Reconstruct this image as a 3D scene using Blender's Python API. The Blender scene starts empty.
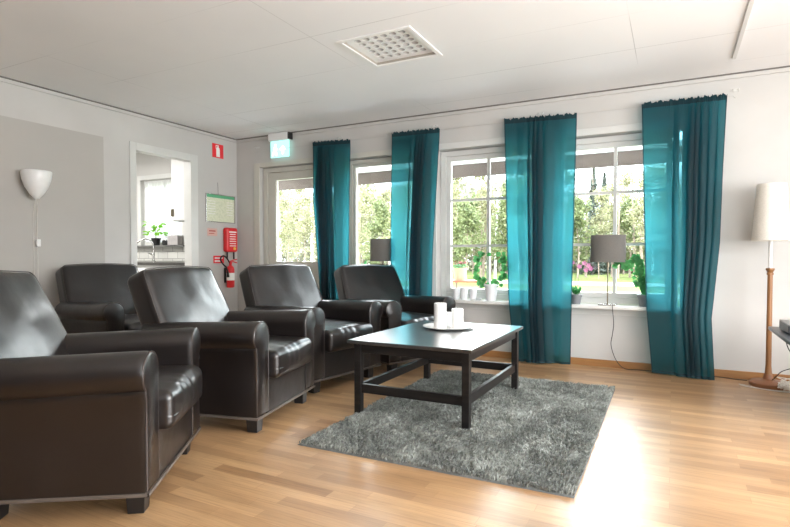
import bpy, bmesh, math, random
from mathutils import Vector, Matrix, noise as mnoise
C = bpy.context.scene.collection
PI = math.pi
random.seed(7)

# ------------------------------------------------------------------ materials
def mat(name, color=(.8,.8,.8), rough=.5, metal=0., spec=.5, coat=0., coat_rough=.1, emit=None, estr=0., sheen=0.):
    m = bpy.data.materials.new(name); m.use_nodes = True
    b = m.node_tree.nodes['Principled BSDF']
    b.inputs['Base Color'].default_value = (*color, 1)
    b.inputs['Roughness'].default_value = rough
    b.inputs['Metallic'].default_value = metal
    b.inputs['Specular IOR Level'].default_value = spec
    b.inputs['Coat Weight'].default_value = coat
    b.inputs['Coat Roughness'].default_value = coat_rough
    b.inputs['Sheen Weight'].default_value = sheen
    if emit:
        b.inputs['Emission Color'].default_value = (*emit, 1)
        b.inputs['Emission Strength'].default_value = estr
    return m
def N(m, t): return m.node_tree.nodes.new(t)
def Lk(m, a, b): m.node_tree.links.new(a, b)
def bsdf(m): return m.node_tree.nodes['Principled BSDF']
def coords(m, scale=(1,1,1), rot=(0,0,0), gen='Object'):
    t = N(m,'ShaderNodeTexCoord'); mp = N(m,'ShaderNodeMapping')
    mp.inputs['Scale'].default_value = scale; mp.inputs['Rotation'].default_value = rot
    Lk(m, t.outputs[gen], mp.inputs['Vector']); return mp.outputs['Vector']
def noise(m, vec, scale, detail=3, rough=.5):
    n = N(m,'ShaderNodeTexNoise'); n.inputs['Scale'].default_value = scale
    n.inputs['Detail'].default_value = detail; n.inputs['Roughness'].default_value = rough
    Lk(m, vec, n.inputs['Vector']); return n.outputs['Fac']
def ramp(m, fac, stops):
    r = N(m,'ShaderNodeValToRGB'); e = r.color_ramp.elements
    while len(e) < len(stops): e.new(.5)
    for k,(p,c) in enumerate(stops): e[k].position = p; e[k].color = (*c,1)
    Lk(m, fac, r.inputs['Fac']); return r.outputs['Color']
def bump(m, h, strength=.2, dist=.01, target=None):
    b = N(m,'ShaderNodeBump'); b.inputs['Strength'].default_value = strength; b.inputs['Distance'].default_value = dist
    Lk(m, h, b.inputs['Height']); Lk(m, b.outputs['Normal'], (target or bsdf(m)).inputs['Normal'])
def mixc(m, fac, a, b, mode='MIX'):
    x = N(m,'ShaderNodeMix'); x.data_type = 'RGBA'; x.blend_type = mode
    for s, v in ((x.inputs[0], fac), (x.inputs[6], a), (x.inputs[7], b)):
        if isinstance(v, (int, float)): s.default_value = v
        elif isinstance(v, tuple): s.default_value = (*v, 1)
        else: Lk(m, v, s)
    return x.outputs[2]
def noisy(name, c1, c2, scale=8, rough=.5, bump_s=0, bump_scale=60, stretch=(1,1,1), **k):
    m = mat(name, c1, rough, **k); v = coords(m, stretch)
    f = noise(m, v, scale, 4)
    Lk(m, ramp(m, f, [(.3,c1),(.7,c2)]), bsdf(m).inputs['Base Color'])
    if bump_s: bump(m, noise(m, coords(m), bump_scale, 3), bump_s, .003)
    return m

M = {}
M['wall'] = noisy('wall_paint', (.485,.475,.455), (.525,.515,.495), 2.5, .75, .15, 180)
M['patch'] = noisy('patch_paint', (.40,.38,.355), (.43,.41,.38), 1.6, .8, .12, 150)
M['white'] = noisy('white_paint', (.57,.57,.55), (.62,.62,.60), 4, .4, .05, 60)
M['cream'] = noisy('cream_frame_paint', (.50,.485,.43), (.55,.535,.48), 4, .4)
M['ext'] = noisy('exterior_render', (.6,.58,.52), (.66,.64,.58), 6, .8)
# ceiling: white boards with thin joints
m = mat('ceiling_boards', (.78,.785,.79), .8); M['ceiling'] = m
v = coords(m)
sx = N(m,'ShaderNodeSeparateXYZ'); Lk(m, v, sx.inputs[0])
def mth(m, op, a, b=None, c=None):
    x = N(m,'ShaderNodeMath'); x.operation = op
    for i,q in enumerate((a,b,c)):
        if q is None: continue
        if isinstance(q,(int,float)): x.inputs[i].default_value = q
        else: Lk(m, q, x.inputs[i])
    return x.outputs[0]
def stripe(m, val, period, offset, width):
    t = mth(m,'SUBTRACT', val, offset); t = mth(m,'DIVIDE', t, period)
    t = mth(m,'FRACT', t); t = mth(m,'SUBTRACT', t, .5); t = mth(m,'ABSOLUTE', t)
    return mth(m,'GREATER_THAN', t, .5 - width/period/2)
jy = stripe(m, sx.outputs['Y'], .604, 2.333, .005)
row = mth(m,'FLOOR', mth(m,'DIVIDE', mth(m,'SUBTRACT', sx.outputs['Y'], 2.333), .604))
xs = mth(m,'ADD', sx.outputs['X'], mth(m,'MULTIPLY', mth(m,'MODULO', row, 2.0), 0.0))
jx = stripe(m, xs, 1.9, -.252, .005)
vary = ramp(m, noise(m, v, .8, 2), [(.42,(0,0,0)),(.60,(1,1,1))])
j = mth(m,'MULTIPLY', mth(m,'MAXIMUM', jy, jx), vary)
base = ramp(m, noise(m, v, 1.2, 3), [(.3,(.76,.765,.77)),(.7,(.80,.80,.80))])
Lk(m, mixc(m, j, base, (.50,.50,.50)), bsdf(m).inputs['Base Color'])

# floor: honey coloured strip laminate, boards along X
m = mat('laminate_floor', (.5,.3,.15), .3, coat=.3, coat_rough=.25); M['floor'] = m
v = coords(m)
br = N(m,'ShaderNodeTexBrick'); Lk(m, v, br.inputs['Vector'])
br.inputs['Scale'].default_value = 1; br.inputs['Brick Width'].default_value = .46; br.inputs['Row Height'].default_value = .066
br.inputs['Mortar Size'].default_value = .0009; br.inputs['Mortar Smooth'].default_value = .3
br.offset = .37; br.offset_frequency = 2; br.squash = 1.35; br.squash_frequency = 3
br.inputs['Color1'].default_value = (.475,.30,.155,1); br.inputs['Color2'].default_value = (.30,.17,.082,1)
br.inputs['Mortar'].default_value = (.30,.165,.08,1); br.inputs['Bias'].default_value = -.1
g1 = noise(m, coords(m, (2.2,60,1)), 1.9, 5, .65)
g2 = noise(m, coords(m, (.9,7,1)), 2.0, 3)
gc = ramp(m, g1, [(.32,(.76,.73,.70)),(.52,(1,1,1)),(.8,(1.12,1.1,1.08))])
gd = ramp(m, g2, [(.3,(.84,.82,.80)),(.7,(1.10,1.08,1.05))])
c = mixc(m, 1.0, br.outputs['Color'], gc, 'MULTIPLY'); c = mixc(m, 1.0, c, gd, 'MULTIPLY')
Lk(m, c, bsdf(m).inputs['Base Color'])
rr = N(m,'ShaderNodeMapRange'); Lk(m, g1, rr.inputs[0]); rr.inputs[3].default_value = .28; rr.inputs[4].default_value = .42
Lk(m, rr.outputs[0], bsdf(m).inputs['Roughness'])
bump(m, noise(m, coords(m, (1,1.6,1)), 5, 2), .05, .01)

M['oak'] = noisy('oak_baseboard', (.27,.125,.042), (.34,.17,.062), 5, .4, 0, 0, (1,1,8))
M['lampwood'] = noisy('turned_pine', (.22,.095,.032), (.28,.135,.05), 6, .4, 0, 0, (6,6,.6))
M['lampwood_dark'] = noisy('dark_turned_wood', (.22,.09,.045), (.30,.13,.06), 6, .4)
# leather
m = mat('dark_brown_leather', (.017,.012,.011), .36, spec=.65, coat=.2, coat_rough=.25); M['leather'] = m
v = coords(m)
Lk(m, ramp(m, noise(m, v, 5, 4), [(.3,(.006,.0042,.0040)),(.7,(.010,.0072,.0068))]), bsdf(m).inputs['Base Color'])
big = noise(m, v, 7, 2); sm = noise(m, v, 260, 2)
add = mth(m,'ADD', mth(m,'MULTIPLY', big, 1.0), mth(m,'MULTIPLY', sm, .07))
bump(m, add, .35, .012)
rr = N(m,'ShaderNodeMapRange'); Lk(m, noise(m, v, 9, 3), rr.inputs[0]); rr.inputs[3].default_value = .27; rr.inputs[4].default_value = .40
Lk(m, rr.outputs[0], bsdf(m).inputs['Roughness'])
M['piping'] = noisy('leather_piping', (.030,.022,.020), (.045,.034,.030), 9, .34)
M['welt'] = noisy('lower_welt_leather', (.075,.06,.05), (.11,.09,.078), 9, .35)
M['leg'] = noisy('black_lacquered_leg', (.008,.008,.009), (.014,.013,.013), 12, .35)
# black-brown table wood
m = mat('black_stained_wood', (.010,.009,.009), .32, spec=.3); M['blackwood'] = m
v = coords(m, (1,14,14))
Lk(m, ramp(m, noise(m, v, 3, 4), [(.3,(.007,.0065,.0065)),(.7,(.017,.0145,.0135))]), bsdf(m).inputs['Base Color'])
bump(m, noise(m, v, 9, 3), .05, .002)
m = mat('black_stained_top', (.010,.009,.009), .28, spec=1.0, coat=1.0, coat_rough=.26); M['blacktop'] = m; bsdf(m).inputs['Coat IOR'].default_value = 1.9
v = coords(m, (14,1,1))
Lk(m, ramp(m, noise(m, v, 3, 4), [(.3,(.009,.0085,.0085)),(.7,(.020,.018,.017))]), bsdf(m).inputs['Base Color'])
bump(m, noise(m, v, 6, 3), .04, .002)
# rug
m = mat('rug_pile', (.2,.21,.2), .95, spec=.1, sheen=.3); M['rug'] = m
v = coords(m)
a_ = noise(m, v, 5.5, 4, .65); b_ = noise(m, v, 60, 2)
col = ramp(m, a_, [(.32,(.155,.168,.152)),(.50,(.235,.25,.232)),(.70,(.36,.38,.36))])
col = mixc(m, 1.0, col, ramp(m, b_, [(.32,(.5,.5,.48)),(.68,(1.35,1.35,1.33))]), 'MULTIPLY')
Lk(m, col, bsdf(m).inputs['Base Color'])
M['rugbase'] = noisy('rug_backing', (.10,.105,.10), (.16,.165,.16), 40, .95)
M['chrome'] = noisy('brushed_steel', (.55,.55,.54), (.66,.65,.63), 30, .22, metal=1.)
M['brass'] = noisy('worn_brass', (.16,.14,.10), (.22,.19,.14), 20, .3, metal=1.)
M['candle'] = noisy('white_wax', (.82,.82,.80), (.88,.88,.86), 40, .5)
M['tray'] = noisy('pale_enamel', (.70,.70,.69), (.8,.8,.79), 10, .2)
M['plastic'] = noisy('white_plastic', (.74,.74,.73), (.80,.80,.79), 14, .3)
M['blackplastic'] = noisy('black_plastic', (.012,.012,.013), (.02,.02,.021), 20, .35)
M['cable'] = noisy('black_cable', (.012,.012,.012), (.025,.025,.025), 20, .5)
M['whitecable'] = noisy('white_cable', (.62,.60,.55), (.72,.70,.66), 20, .5)
M['darkglass'] = noisy('dark_smoked_glass', (.03,.036,.042), (.045,.052,.06), 3, .3, spec=.35)
M['red'] = noisy('signal_red', (.62,.012,.018), (.72,.022,.028), 9, .35)
M['redsign'] = noisy('red_sign_print', (.72,.02,.03), (.78,.03,.04), 6, .5)
M['signwhite'] = mat('sign_white_print', (.86,.86,.84), .5)
M['signgreen'] = mat('sign_green_print', (.12,.42,.22), .5)
M['black'] = mat('black_rubber', (.012,.012,.012), .55)
M['shelfgrey'] = noisy('grey_stone', (.10,.10,.095), (.17,.17,.16), 30, .35)
M['darkstone'] = noisy('dark_worktop', (.035,.033,.03), (.07,.065,.06), 30, .3)
M['cabinet'] = noisy('cabinet_paint', (.66,.66,.64), (.70,.70,.68), 3, .4)
M['potwhite'] = noisy('white_ceramic', (.70,.71,.73), (.78,.79,.80), 8, .3)
M['potgrey'] = noisy('grey_ceramic', (.13,.14,.15), (.18,.19,.20), 10, .5)
M['potcream'] = noisy('cream_terracotta', (.34,.26,.15), (.38,.30,.19), 8, .6)
M['soil'] = noisy('soil', (.03,.02,.012), (.06,.04,.025), 40, .9)
M['pink'] = noisy('pink_petals', (.40,.05,.07), (.5,.12,.14), 20, .6)
M['orchid'] = noisy('orchid_petals', (.55,.16,.38), (.72,.34,.55), 30, .6)
M['orange'] = noisy('orange_red_wood', (.36,.08,.04), (.42,.12,.06), 10, .6)
M['awning'] = noisy('taupe_awning_cloth', (.135,.105,.095), (.16,.13,.115), 4, .9, stretch=(1,1,6))
M['awncase'] = noisy('white_awning_case', (.85,.86,.86), (.9,.9,.9), 3, .4)
M['grille'] = noisy('grille_metal', (.74,.74,.73), (.78,.78,.77), 5, .6)
M['grillehole'] = noisy('grille_cup', (.40,.39,.37), (.48,.47,.45), 12, .6)
M['grillebrown'] = noisy('grille_inner_edge', (.30,.27,.23), (.36,.33,.28), 5, .6)
M['bark'] = noisy('grey_bark', (.16,.12,.09), (.26,.21,.17), 8, .9, stretch=(1,1,.3))
M['stem'] = noisy('green_stem', (.10,.17,.05), (.16,.24,.08), 20, .6)

def leafmat(name, c1, c2, tr=.35):
    m = bpy.data.materials.new(name); m.use_nodes = True; nt = m.node_tree
    b = bsdf(m); b.inputs['Roughness'].default_value = .6
    oi = N(m,'ShaderNodeTexCoord')
    f = noise(m, oi.outputs['Object'], 3.1, 3, .7)
    col = ramp(m, f, [(.36,c1),(.64,c2)])
    Lk(m, col, b.inputs['Base Color'])
    t = N(m,'ShaderNodeBsdfTranslucent'); Lk(m, col, t.inputs['Color'])
    mx = N(m,'ShaderNodeMixShader'); mx.inputs[0].default_value = tr
    Lk(m, b.outputs[0], mx.inputs[1]); Lk(m, t.outputs[0], mx.inputs[2])
    Lk(m, mx.outputs[0], nt.nodes['Material Output'].inputs['Surface']); return m
M['leaf'] = leafmat('ivy_leaf', (.03,.19,.055), (.12,.40,.13))
M['leafbright'] = leafmat('bright_leaf', (.12,.40,.03), (.28,.58,.05), .5)
M['springleaf'] = leafmat('spring_leaf', (.10,.115,.045), (.25,.26,.11))
M['springpale'] = leafmat('pale_spring_leaf', (.14,.145,.07), (.32,.31,.17))
M['paleleaf'] = leafmat('fresh_green_leaf', (.08,.11,.04), (.20,.225,.095))
M['conifer'] = leafmat('conifer_needles', (.04,.055,.045), (.09,.11,.085), .2)
M['brush'] = leafmat('woodland_brush', (.12,.12,.08), (.25,.24,.17), .3)

# birch bark
m = mat('birch_bark', (.7,.7,.68), .8); M['birch'] = m
f = noise(m, coords(m, (1,1,2.2)), 5, 3, .7)
Lk(m, ramp(m, f, [(.36,(.12,.11,.10)),(.46,(.62,.60,.57)),(.7,(.78,.77,.74))]), bsdf(m).inputs['Base Color'])
# lawn
m = mat('spring_grass', (.3,.4,.1), .95, spec=.1); M['lawn'] = m
v = coords(m)
Lk(m, ramp(m, noise(m, v, .35, 4), [(.3,(.08,.11,.03)),(.6,(.14,.155,.05)),(.75,(.19,.185,.095))]), bsdf(m).inputs['Base Color'])
M['gravel'] = noisy('pale_gravel', (.26,.235,.185), (.34,.31,.26), 3, .95)
M['deck'] = noisy('terrace_paving', (.42,.41,.39), (.52,.51,.49), 2, .9)
# glass pane: clear with a faint reflection
def glassmat(name, tint=(.96,.98,.97)):
    m = bpy.data.materials.new(name); m.use_nodes = True; nt = m.node_tree; nt.nodes.remove(bsdf(m))
    t = N(m,'ShaderNodeBsdfTransparent'); t.inputs[0].default_value = (*tint,1)
    g = N(m,'ShaderNodeBsdfGlossy'); g.inputs['Roughness'].default_value = .02
    fr = N(m,'ShaderNodeFresnel'); fr.inputs['IOR'].default_value = 1.35
    mx = N(m,'ShaderNodeMixShader'); Lk(m, fr.outputs[0], mx.inputs[0])
    Lk(m, t.outputs[0], mx.inputs[1]); Lk(m, g.outputs[0], mx.inputs[2])
    Lk(m, mx.outputs[0], nt.nodes['Material Output'].inputs['Surface']); return m
M['glass'] = glassmat('window_glass')
M['cupglass'] = glassmat('frosted_cup', (.8,.82,.84))
# sheer curtain cloth
def sheer(name, col, tcol, w_tr, w_tl):
    m = bpy.data.materials.new(name); m.use_nodes = True; nt = m.node_tree
    b = bsdf(m); b.inputs['Roughness'].default_value = .7; b.inputs['Sheen Weight'].default_value = .0
    v = coords(m, (1,1,1))
    f = noise(m, coords(m, (60,60,2)), 3, 3)
    c = ramp(m, f, [(.3, tuple(k*.86 for k in col)), (.7, tuple(k*1.12 for k in col))])
    Lk(m, c, b.inputs['Base Color'])
    t = N(m,'ShaderNodeBsdfTransparent'); t.inputs[0].default_value = (min(1,tcol[0]*3+.06),min(1,tcol[1]*1.5),min(1,tcol[2]*1.45),1)
    l = N(m,'ShaderNodeBsdfTranslucent'); l.inputs[0].default_value = (*tcol,1)
    m1 = N(m,'ShaderNodeMixShader'); m1.inputs[0].default_value = w_tl
    Lk(m, b.outputs[0], m1.inputs[1]); Lk(m, l.outputs[0], m1.inputs[2])
    m2 = N(m,'ShaderNodeMixShader'); m2.inputs[0].default_value = w_tr
    Lk(m, m1.outputs[0], m2.inputs[1]); Lk(m, t.outputs[0], m2.inputs[2])
    Lk(m, m2.outputs[0], nt.nodes['Material Output'].inputs['Surface']); return m
M['sheer'] = sheer('teal_voile', (.001,.014,.020), (.045,.37,.45), .20, .46)
M['hem'] = sheer('teal_voile_hem', (.003,.032,.042), (.012,.13,.17), .03, .25)
M['whitevoile'] = sheer('white_voile', (.7,.7,.7), (.85,.86,.86), .3, .5)
# lamp shade cloth
def shademat(name, col, tl):
    m = bpy.data.materials.new(name); m.use_nodes = True; nt = m.node_tree
    b = bsdf(m); b.inputs['Roughness'].default_value = .85
    f = noise(m, coords(m, (1,1,1)), 130, 2)
    c = ramp(m, f, [(.3, tuple(k*.9 for k in col)), (.7, tuple(k*1.08 for k in col))]); Lk(m, c, b.inputs['Base Color'])
    t = N(m,'ShaderNodeBsdfTranslucent'); t.inputs[0].default_value = (*col,1)
    mx = N(m,'ShaderNodeMixShader'); mx.inputs[0].default_value = tl
    Lk(m, b.outputs[0], mx.inputs[1]); Lk(m, t.outputs[0], mx.inputs[2])
    Lk(m, mx.outputs[0], nt.nodes['Material Output'].inputs['Surface']); return m
M['greyshade'] = shademat('grey_linen_shade', (.215,.205,.19), .35)
M['ivoryshade'] = shademat('ivory_linen_shade', (.86,.83,.77), .3)
# kitchen tiles
m = mat('white_wall_tiles', (.7,.7,.68), .25); M['tiles'] = m
br = N(m,'ShaderNodeTexBrick'); Lk(m, coords(m, (1,1,1), (PI/2,0,0)), br.inputs['Vector'])
br.inputs['Scale'].default_value = 1; br.inputs['Brick Width'].default_value = .19; br.inputs['Row Height'].default_value = .095
br.inputs['Mortar Size'].default_value = .004; br.inputs['Color1'].default_value = (.64,.64,.60,1); br.inputs['Color2'].default_value = (.56,.56,.53,1)
br.inputs['Mortar'].default_value = (.30,.30,.28,1); Lk(m, br.outputs['Color'], bsdf(m).inputs['Base Color'])
# evacuation map print
m = mat('map_print', (.74,.76,.58), .3); M['map'] = m
f = noise(m, coords(m, (1,9,9)), 4, 4, .7)
Lk(m, ramp(m, f, [(.40,(.60,.64,.47)),(.52,(.70,.73,.55)),(.8,(.74,.76,.60))]), bsdf(m).inputs['Base Color'])
M['exit'] = mat('exit_light_green', (.35,.75,.62), .3, emit=(.42,.90,.88), estr=1.15)
M['exitwhite'] = mat('exit_light_white', (.95,1,1), .3, emit=(.95,1,1), estr=2.2)

# ------------------------------------------------------------------ mesh helpers
def box(bm, x0, x1, y0, y1, z0, z1):
    v = [bm.verts.new((x,y,z)) for z in (z0,z1) for y in (y0,y1) for x in (x0,x1)]
    for f in ((0,2,3,1),(4,5,7,6),(0,1,5,4),(2,6,7,3),(0,4,6,2),(1,3,7,5)): bm.faces.new([v[i] for i in f])
    return v
def bbox_bm(*bs):
    bm = bmesh.new()
    for b in bs: box(bm, *b)
    return bm
def loft(bm, rings, cap0=True, cap1=True, closed=True):
    R = [[bm.verts.new(p) for p in r] for r in rings]
    n = len(R[0])
    for a, b in zip(R, R[1:]):
        for i in range(n if closed else n-1):
            j = (i+1) % n
            try: bm.faces.new((a[i], a[j], b[j], b[i]))
            except ValueError: pass
    if cap0: bm.faces.new(R[0][::-1])
    if cap1: bm.faces.new(R[-1])
    return R
def lathe(bm, prof, n=32, c=(0,0,0), cap0=True, cap1=True):
    rings = [[(c[0]+r*math.cos(2*PI*i/n), c[1]+r*math.sin(2*PI*i/n), c[2]+z) for i in range(n)] for r, z in prof]
    loft(bm, rings, cap0, cap1)
def tube(bm, pts, r, n=8, closed=False):
    P = [Vector(p) for p in pts]; m = len(P)
    rr = r if isinstance(r, (list, tuple)) else [r]*m
    rings = []; up = None
    for i, p in enumerate(P):
        if closed: t = P[(i+1) % m] - P[i-1]
        else: t = P[min(i+1, m-1)] - P[max(i-1, 0)]
        if t.length < 1e-9: t = Vector((0,0,1))
        t.normalize()
        if up is None: up = t.orthogonal().normalized()
        else:
            up = up - t*up.dot(t)
            up = up.normalized() if up.length > 1e-6 else t.orthogonal().normalized()
        s = t.cross(up)
        rings.append([tuple(p + (up*math.cos(2*PI*k/n) + s*math.sin(2*PI*k/n))*rr[i]) for k in range(n)])
    if closed: loft(bm, rings + [rings[0]], False, False)
    else: loft(bm, rings)
def spline(pts, k=6):
    P = [Vector(p) for p in pts]; out = []
    for i in range(len(P)-1):
        a, b, c, d = P[max(i-1,0)], P[i], P[i+1], P[min(i+2, len(P)-1)]
        for j in range(k):
            t = j/k
            out.append(.5*((2*b) + (c-a)*t + (2*a-5*b+4*c-d)*t*t + (3*b-a-3*c+d)*t**3))
    out.append(P[-1]); return out
def rbox(bm, c, h, r, n=10, fn=None):
    """rounded box: centre c, half sizes h, edge radius r; fn(x,y,z)->(x,y,z) bends it (local coords)"""
    inner = Vector((h[0]-r, h[1]-r, h[2]-r)); cache = {}
    def vert(p):
        key = tuple(round(q, 5) for q in p)
        if key in cache: return cache[key]
        v = Vector((p[0]*h[0], p[1]*h[1], p[2]*h[2]))
        q = Vector([max(-inner[i], min(inner[i], v[i])) for i in range(3)])
        d = v - q
        if d.length > 1e-9: v = q + d.normalized()*r
        x = fn(v.x, v.y, v.z) if fn else v
        w = bm.verts.new((x[0]+c[0], x[1]+c[1], x[2]+c[2])); cache[key] = w; return w
    # sample positions denser near the edges
    def samp(hh):
        e = r/hh; s = []
        k = 4
        for i in range(k+1): s.append(-1 + e*(1-math.cos(PI/2*i/k)) if False else -1 + e*i/k)
        for i in range(1, n): s.append(-1+e + (2-2*e)*i/n)
        for i in range(k+1): s.append(1 - e + e*i/k)
        return s
    S = [samp(h[0]), samp(h[1]), samp(h[2])]
    for ax in range(3):
        a, b = (ax+1) % 3, (ax+2) % 3
        for sgn in (-1, 1):
            for i in range(len(S[a])-1):
                for j in range(len(S[b])-1):
                    q = []
                    for (u, w) in ((i,j),(i+1,j),(i+1,j+1),(i,j+1)):
                        p = [0,0,0]; p[ax] = sgn; p[a] = S[a][u]; p[b] = S[b][w]; q.append(vert(p))
                    if sgn < 0: q = q[::-1]
                    if len(set(q)) == 4:
                        try: bm.faces.new(q)
                        except ValueError: pass
def obj(name, bm, m, parent=None, smooth=True, angle=40, bevel=0, loc=None):
    if bevel:
        bmesh.ops.bevel(bm, geom=bm.edges[:], offset=bevel, segments=2, profile=.6, affect='EDGES', clamp_overlap=True)
    bmesh.ops.recalc_face_normals(bm, faces=bm.faces[:])
    me = bpy.data.meshes.new(name); bm.to_mesh(me); bm.free()
    me.materials.append(M[m] if isinstance(m, str) else m)
    if smooth:
        me.polygons.foreach_set('use_smooth', [True]*len(me.polygons))
        me.set_sharp_from_angle(angle=math.radians(angle))
    o = bpy.data.objects.new(name, me); C.objects.link(o)
    if parent: o.parent = parent
    if loc: o.location = loc
    return o
def pyobj(name, V, F, m, parent=None, smooth=False):
    me = bpy.data.meshes.new(name); me.from_pydata(V, [], F); me.update()
    me.materials.append(M[m] if isinstance(m, str) else m)
    if smooth: me.polygons.foreach_set('use_smooth', [True]*len(me.polygons))
    o = bpy.data.objects.new(name, me); C.objects.link(o)
    if parent: o.parent = parent
    return o
def tag(o, label=None, cat=None, group=None, kind=None):
    if label: o['label'] = label
    if cat: o['category'] = cat
    if group: o['group'] = group
    if kind: o['kind'] = kind
    return o
def thing(name, label, cat, loc=(0,0,0), rz=0, group=None):
    o = bpy.data.objects.new(name, None); C.objects.link(o); o.empty_display_size = .1
    o.location = loc; o.rotation_euler = (0,0,rz); return tag(o, label, cat, group)
def struct(name, bm, m, label=None, cat='structure', parent=None, **k):
    o = obj(name, bm, m, parent, **k)
    if not parent: tag(o, label, cat, None, 'structure')
    return o
def dup(root, loc, rz, label=None, group=None):
    r = root.copy(); C.objects.link(r); r.location = loc; r.rotation_euler = (0,0,rz)
    if label: r['label'] = label
    if group: r['group'] = group
    for ch in list(root.children):
        c = ch.copy(); C.objects.link(c); c.parent = r
        for g in list(ch.children):
            d = g.copy(); C.objects.link(d); d.parent = c
    return r

# ------------------------------------------------------------------ room constants
XL, YW, H = -4.84, 5.066, 2.43        # left wall face, window wall face, ceiling
XR, YB = 3.4, -3.2                    # walls behind / right of the camera
YO = 5.28                             # outer face of the window wall

# floor, ceiling
struct('floor', bbox_bm((XL, XR, YB, YW, -.06, 0)), 'floor', 'honey coloured strip laminate floor of the living room', 'floor', smooth=False)
gx0, gy0, gs = -2.041, 3.075, .552
fx = .02
hx0, hx1, hy0, hy1 = gx0+fx, gx0+gs-fx, gy0+fx, gy0+gs-fx
struct('ceiling', bbox_bm((XL, hx0, YB, YW, H, H+.12), (hx1, XR, YB, YW, H, H+.12), (hx0, hx1, YB, hy0, H, H+.12), (hx0, hx1, hy1, YW, H, H+.12)),
       'ceiling', 'white boarded ceiling with thin joints', 'ceiling', smooth=False)
struct('trim_1', bbox_bm((.368, .392, 3.4, 4.66, H-.012, H+.004)), 'white', 'narrow white cover strip under the ceiling boards near the right', 'ceiling strip', smooth=False)
# window wall with openings
A0, A1 = -4.465, -2.36      # door + side window
AM = -3.262                # post between door and window
B0, B1 = -2.14, .06        # two big windows
ZS, ZT = .535, 2.055
struct('wall_back', bbox_bm((XL-.1, A0, YW, YO, 0, H+.12), (A1, B0, YW, YO, 0, H+.12), (B1, XR, YW, YO, 0, H+.12),
                            (A0, A1, YW, YO, ZT, H+.12), (B0, B1, YW, YO, ZT, H+.12),
                            (AM, A1, YW, YO, 0, ZS), (B0, B1, YW, YO, 0, ZS)),
       'wall', 'off-white window wall behind the teal curtains', 'wall', smooth=False)
# left wall with doorway
DY0, DY1, DZ = 3.642, 4.338, 2.055
struct('wall_left', bbox_bm((XL-.1, XL, YB, DY0, 0, H+.12), (XL-.1, XL, DY1, YW, 0, H+.12), (XL-.1, XL, DY0, DY1, DZ, H+.12)),
       'wall', 'off-white left wall with kitchen doorway', 'wall', smooth=False)
struct('trim_2', bbox_bm((XL, XL+.004, -1.2, 3.30, .10, 2.117)), 'patch', 'large greige painted panel on the left wall', 'painted panel', smooth=False)
# unseen walls, darkened by colour so the leather reflects a dim rear room
struct('wall_right', bbox_bm((XR, XR+.15, YB, -.6, 0, H+.12), (XR, XR+.15, 3.2, YO, 0, H+.12), (XR, XR+.15, -.6, 3.2, 2.1, H+.12), (XR, XR+.15, -.6, 3.2, 0, .5)),
       noisy('dim_room_taupe', (.13,.115,.10), (.16,.145,.13), 3, .8), 'right wall with a wide window opening, darkened taupe to dim reflections', 'wall', smooth=False)
struct('wall_front', bbox_bm((XL-.1, XR+.15, YB-.15, YB, 0, H+.12)), noisy('dim_rear_taupe', (.10,.09,.08), (.13,.115,.10), 3, .8), 'wall behind the viewer, darkened taupe to dim reflections', 'wall', smooth=False)
struct('trim_3', bbox_bm((XL, XR, YB, YO, H+.121, H+.3)), 'white', 'roof slab above the ceiling', 'roof', smooth=False)
# baseboards (oak)
bm = bmesh.new()
for a, b in ((A1-.0, B0), (AM, A1), (B0, B1), (B1, XR), (XL, A0-.09)):
    box(bm, a, b, YW-.014, YW, 0, .062)
struct('baseboard_back', bm, 'oak', 'oak coloured baseboard under the windows', 'baseboard', smooth=False)
struct('baseboard_left', bbox_bm((XL, XL+.014, YB, 3.55, 0, .062), (XL, XL+.014, 4.44, YW-.014, 0, .062)), 'oak', 'oak coloured baseboard along the left wall', 'baseboard', smooth=False)
# cornice
struct('trim_4', bbox_bm((XL+.018, XR, YW-.018, YW, H-.040, H-.012)), 'wall', 'slim cornice above the windows', 'cornice', smooth=False)
struct('trim_5', bbox_bm((XL, XL+.018, YB, YW, H-.040, H-.012)), 'wall', 'slim cornice above the left wall', 'cornice', smooth=False)

struct('trim_15', bbox_bm((XL+.022, XR, YW-.022, YW, H-.0118, H-.0005), (XL, XL+.022, YB, YW, H-.0118, H-.0005)), noisy('joint_shadow_grey', (.12,.11,.10), (.15,.14,.13), 4, .8), 'thin dark strip standing in for the shadow gap between ceiling and walls', 'shadow gap strip', smooth=False)  # dark colour stands in for the shade in the gap above the cornice
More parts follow.
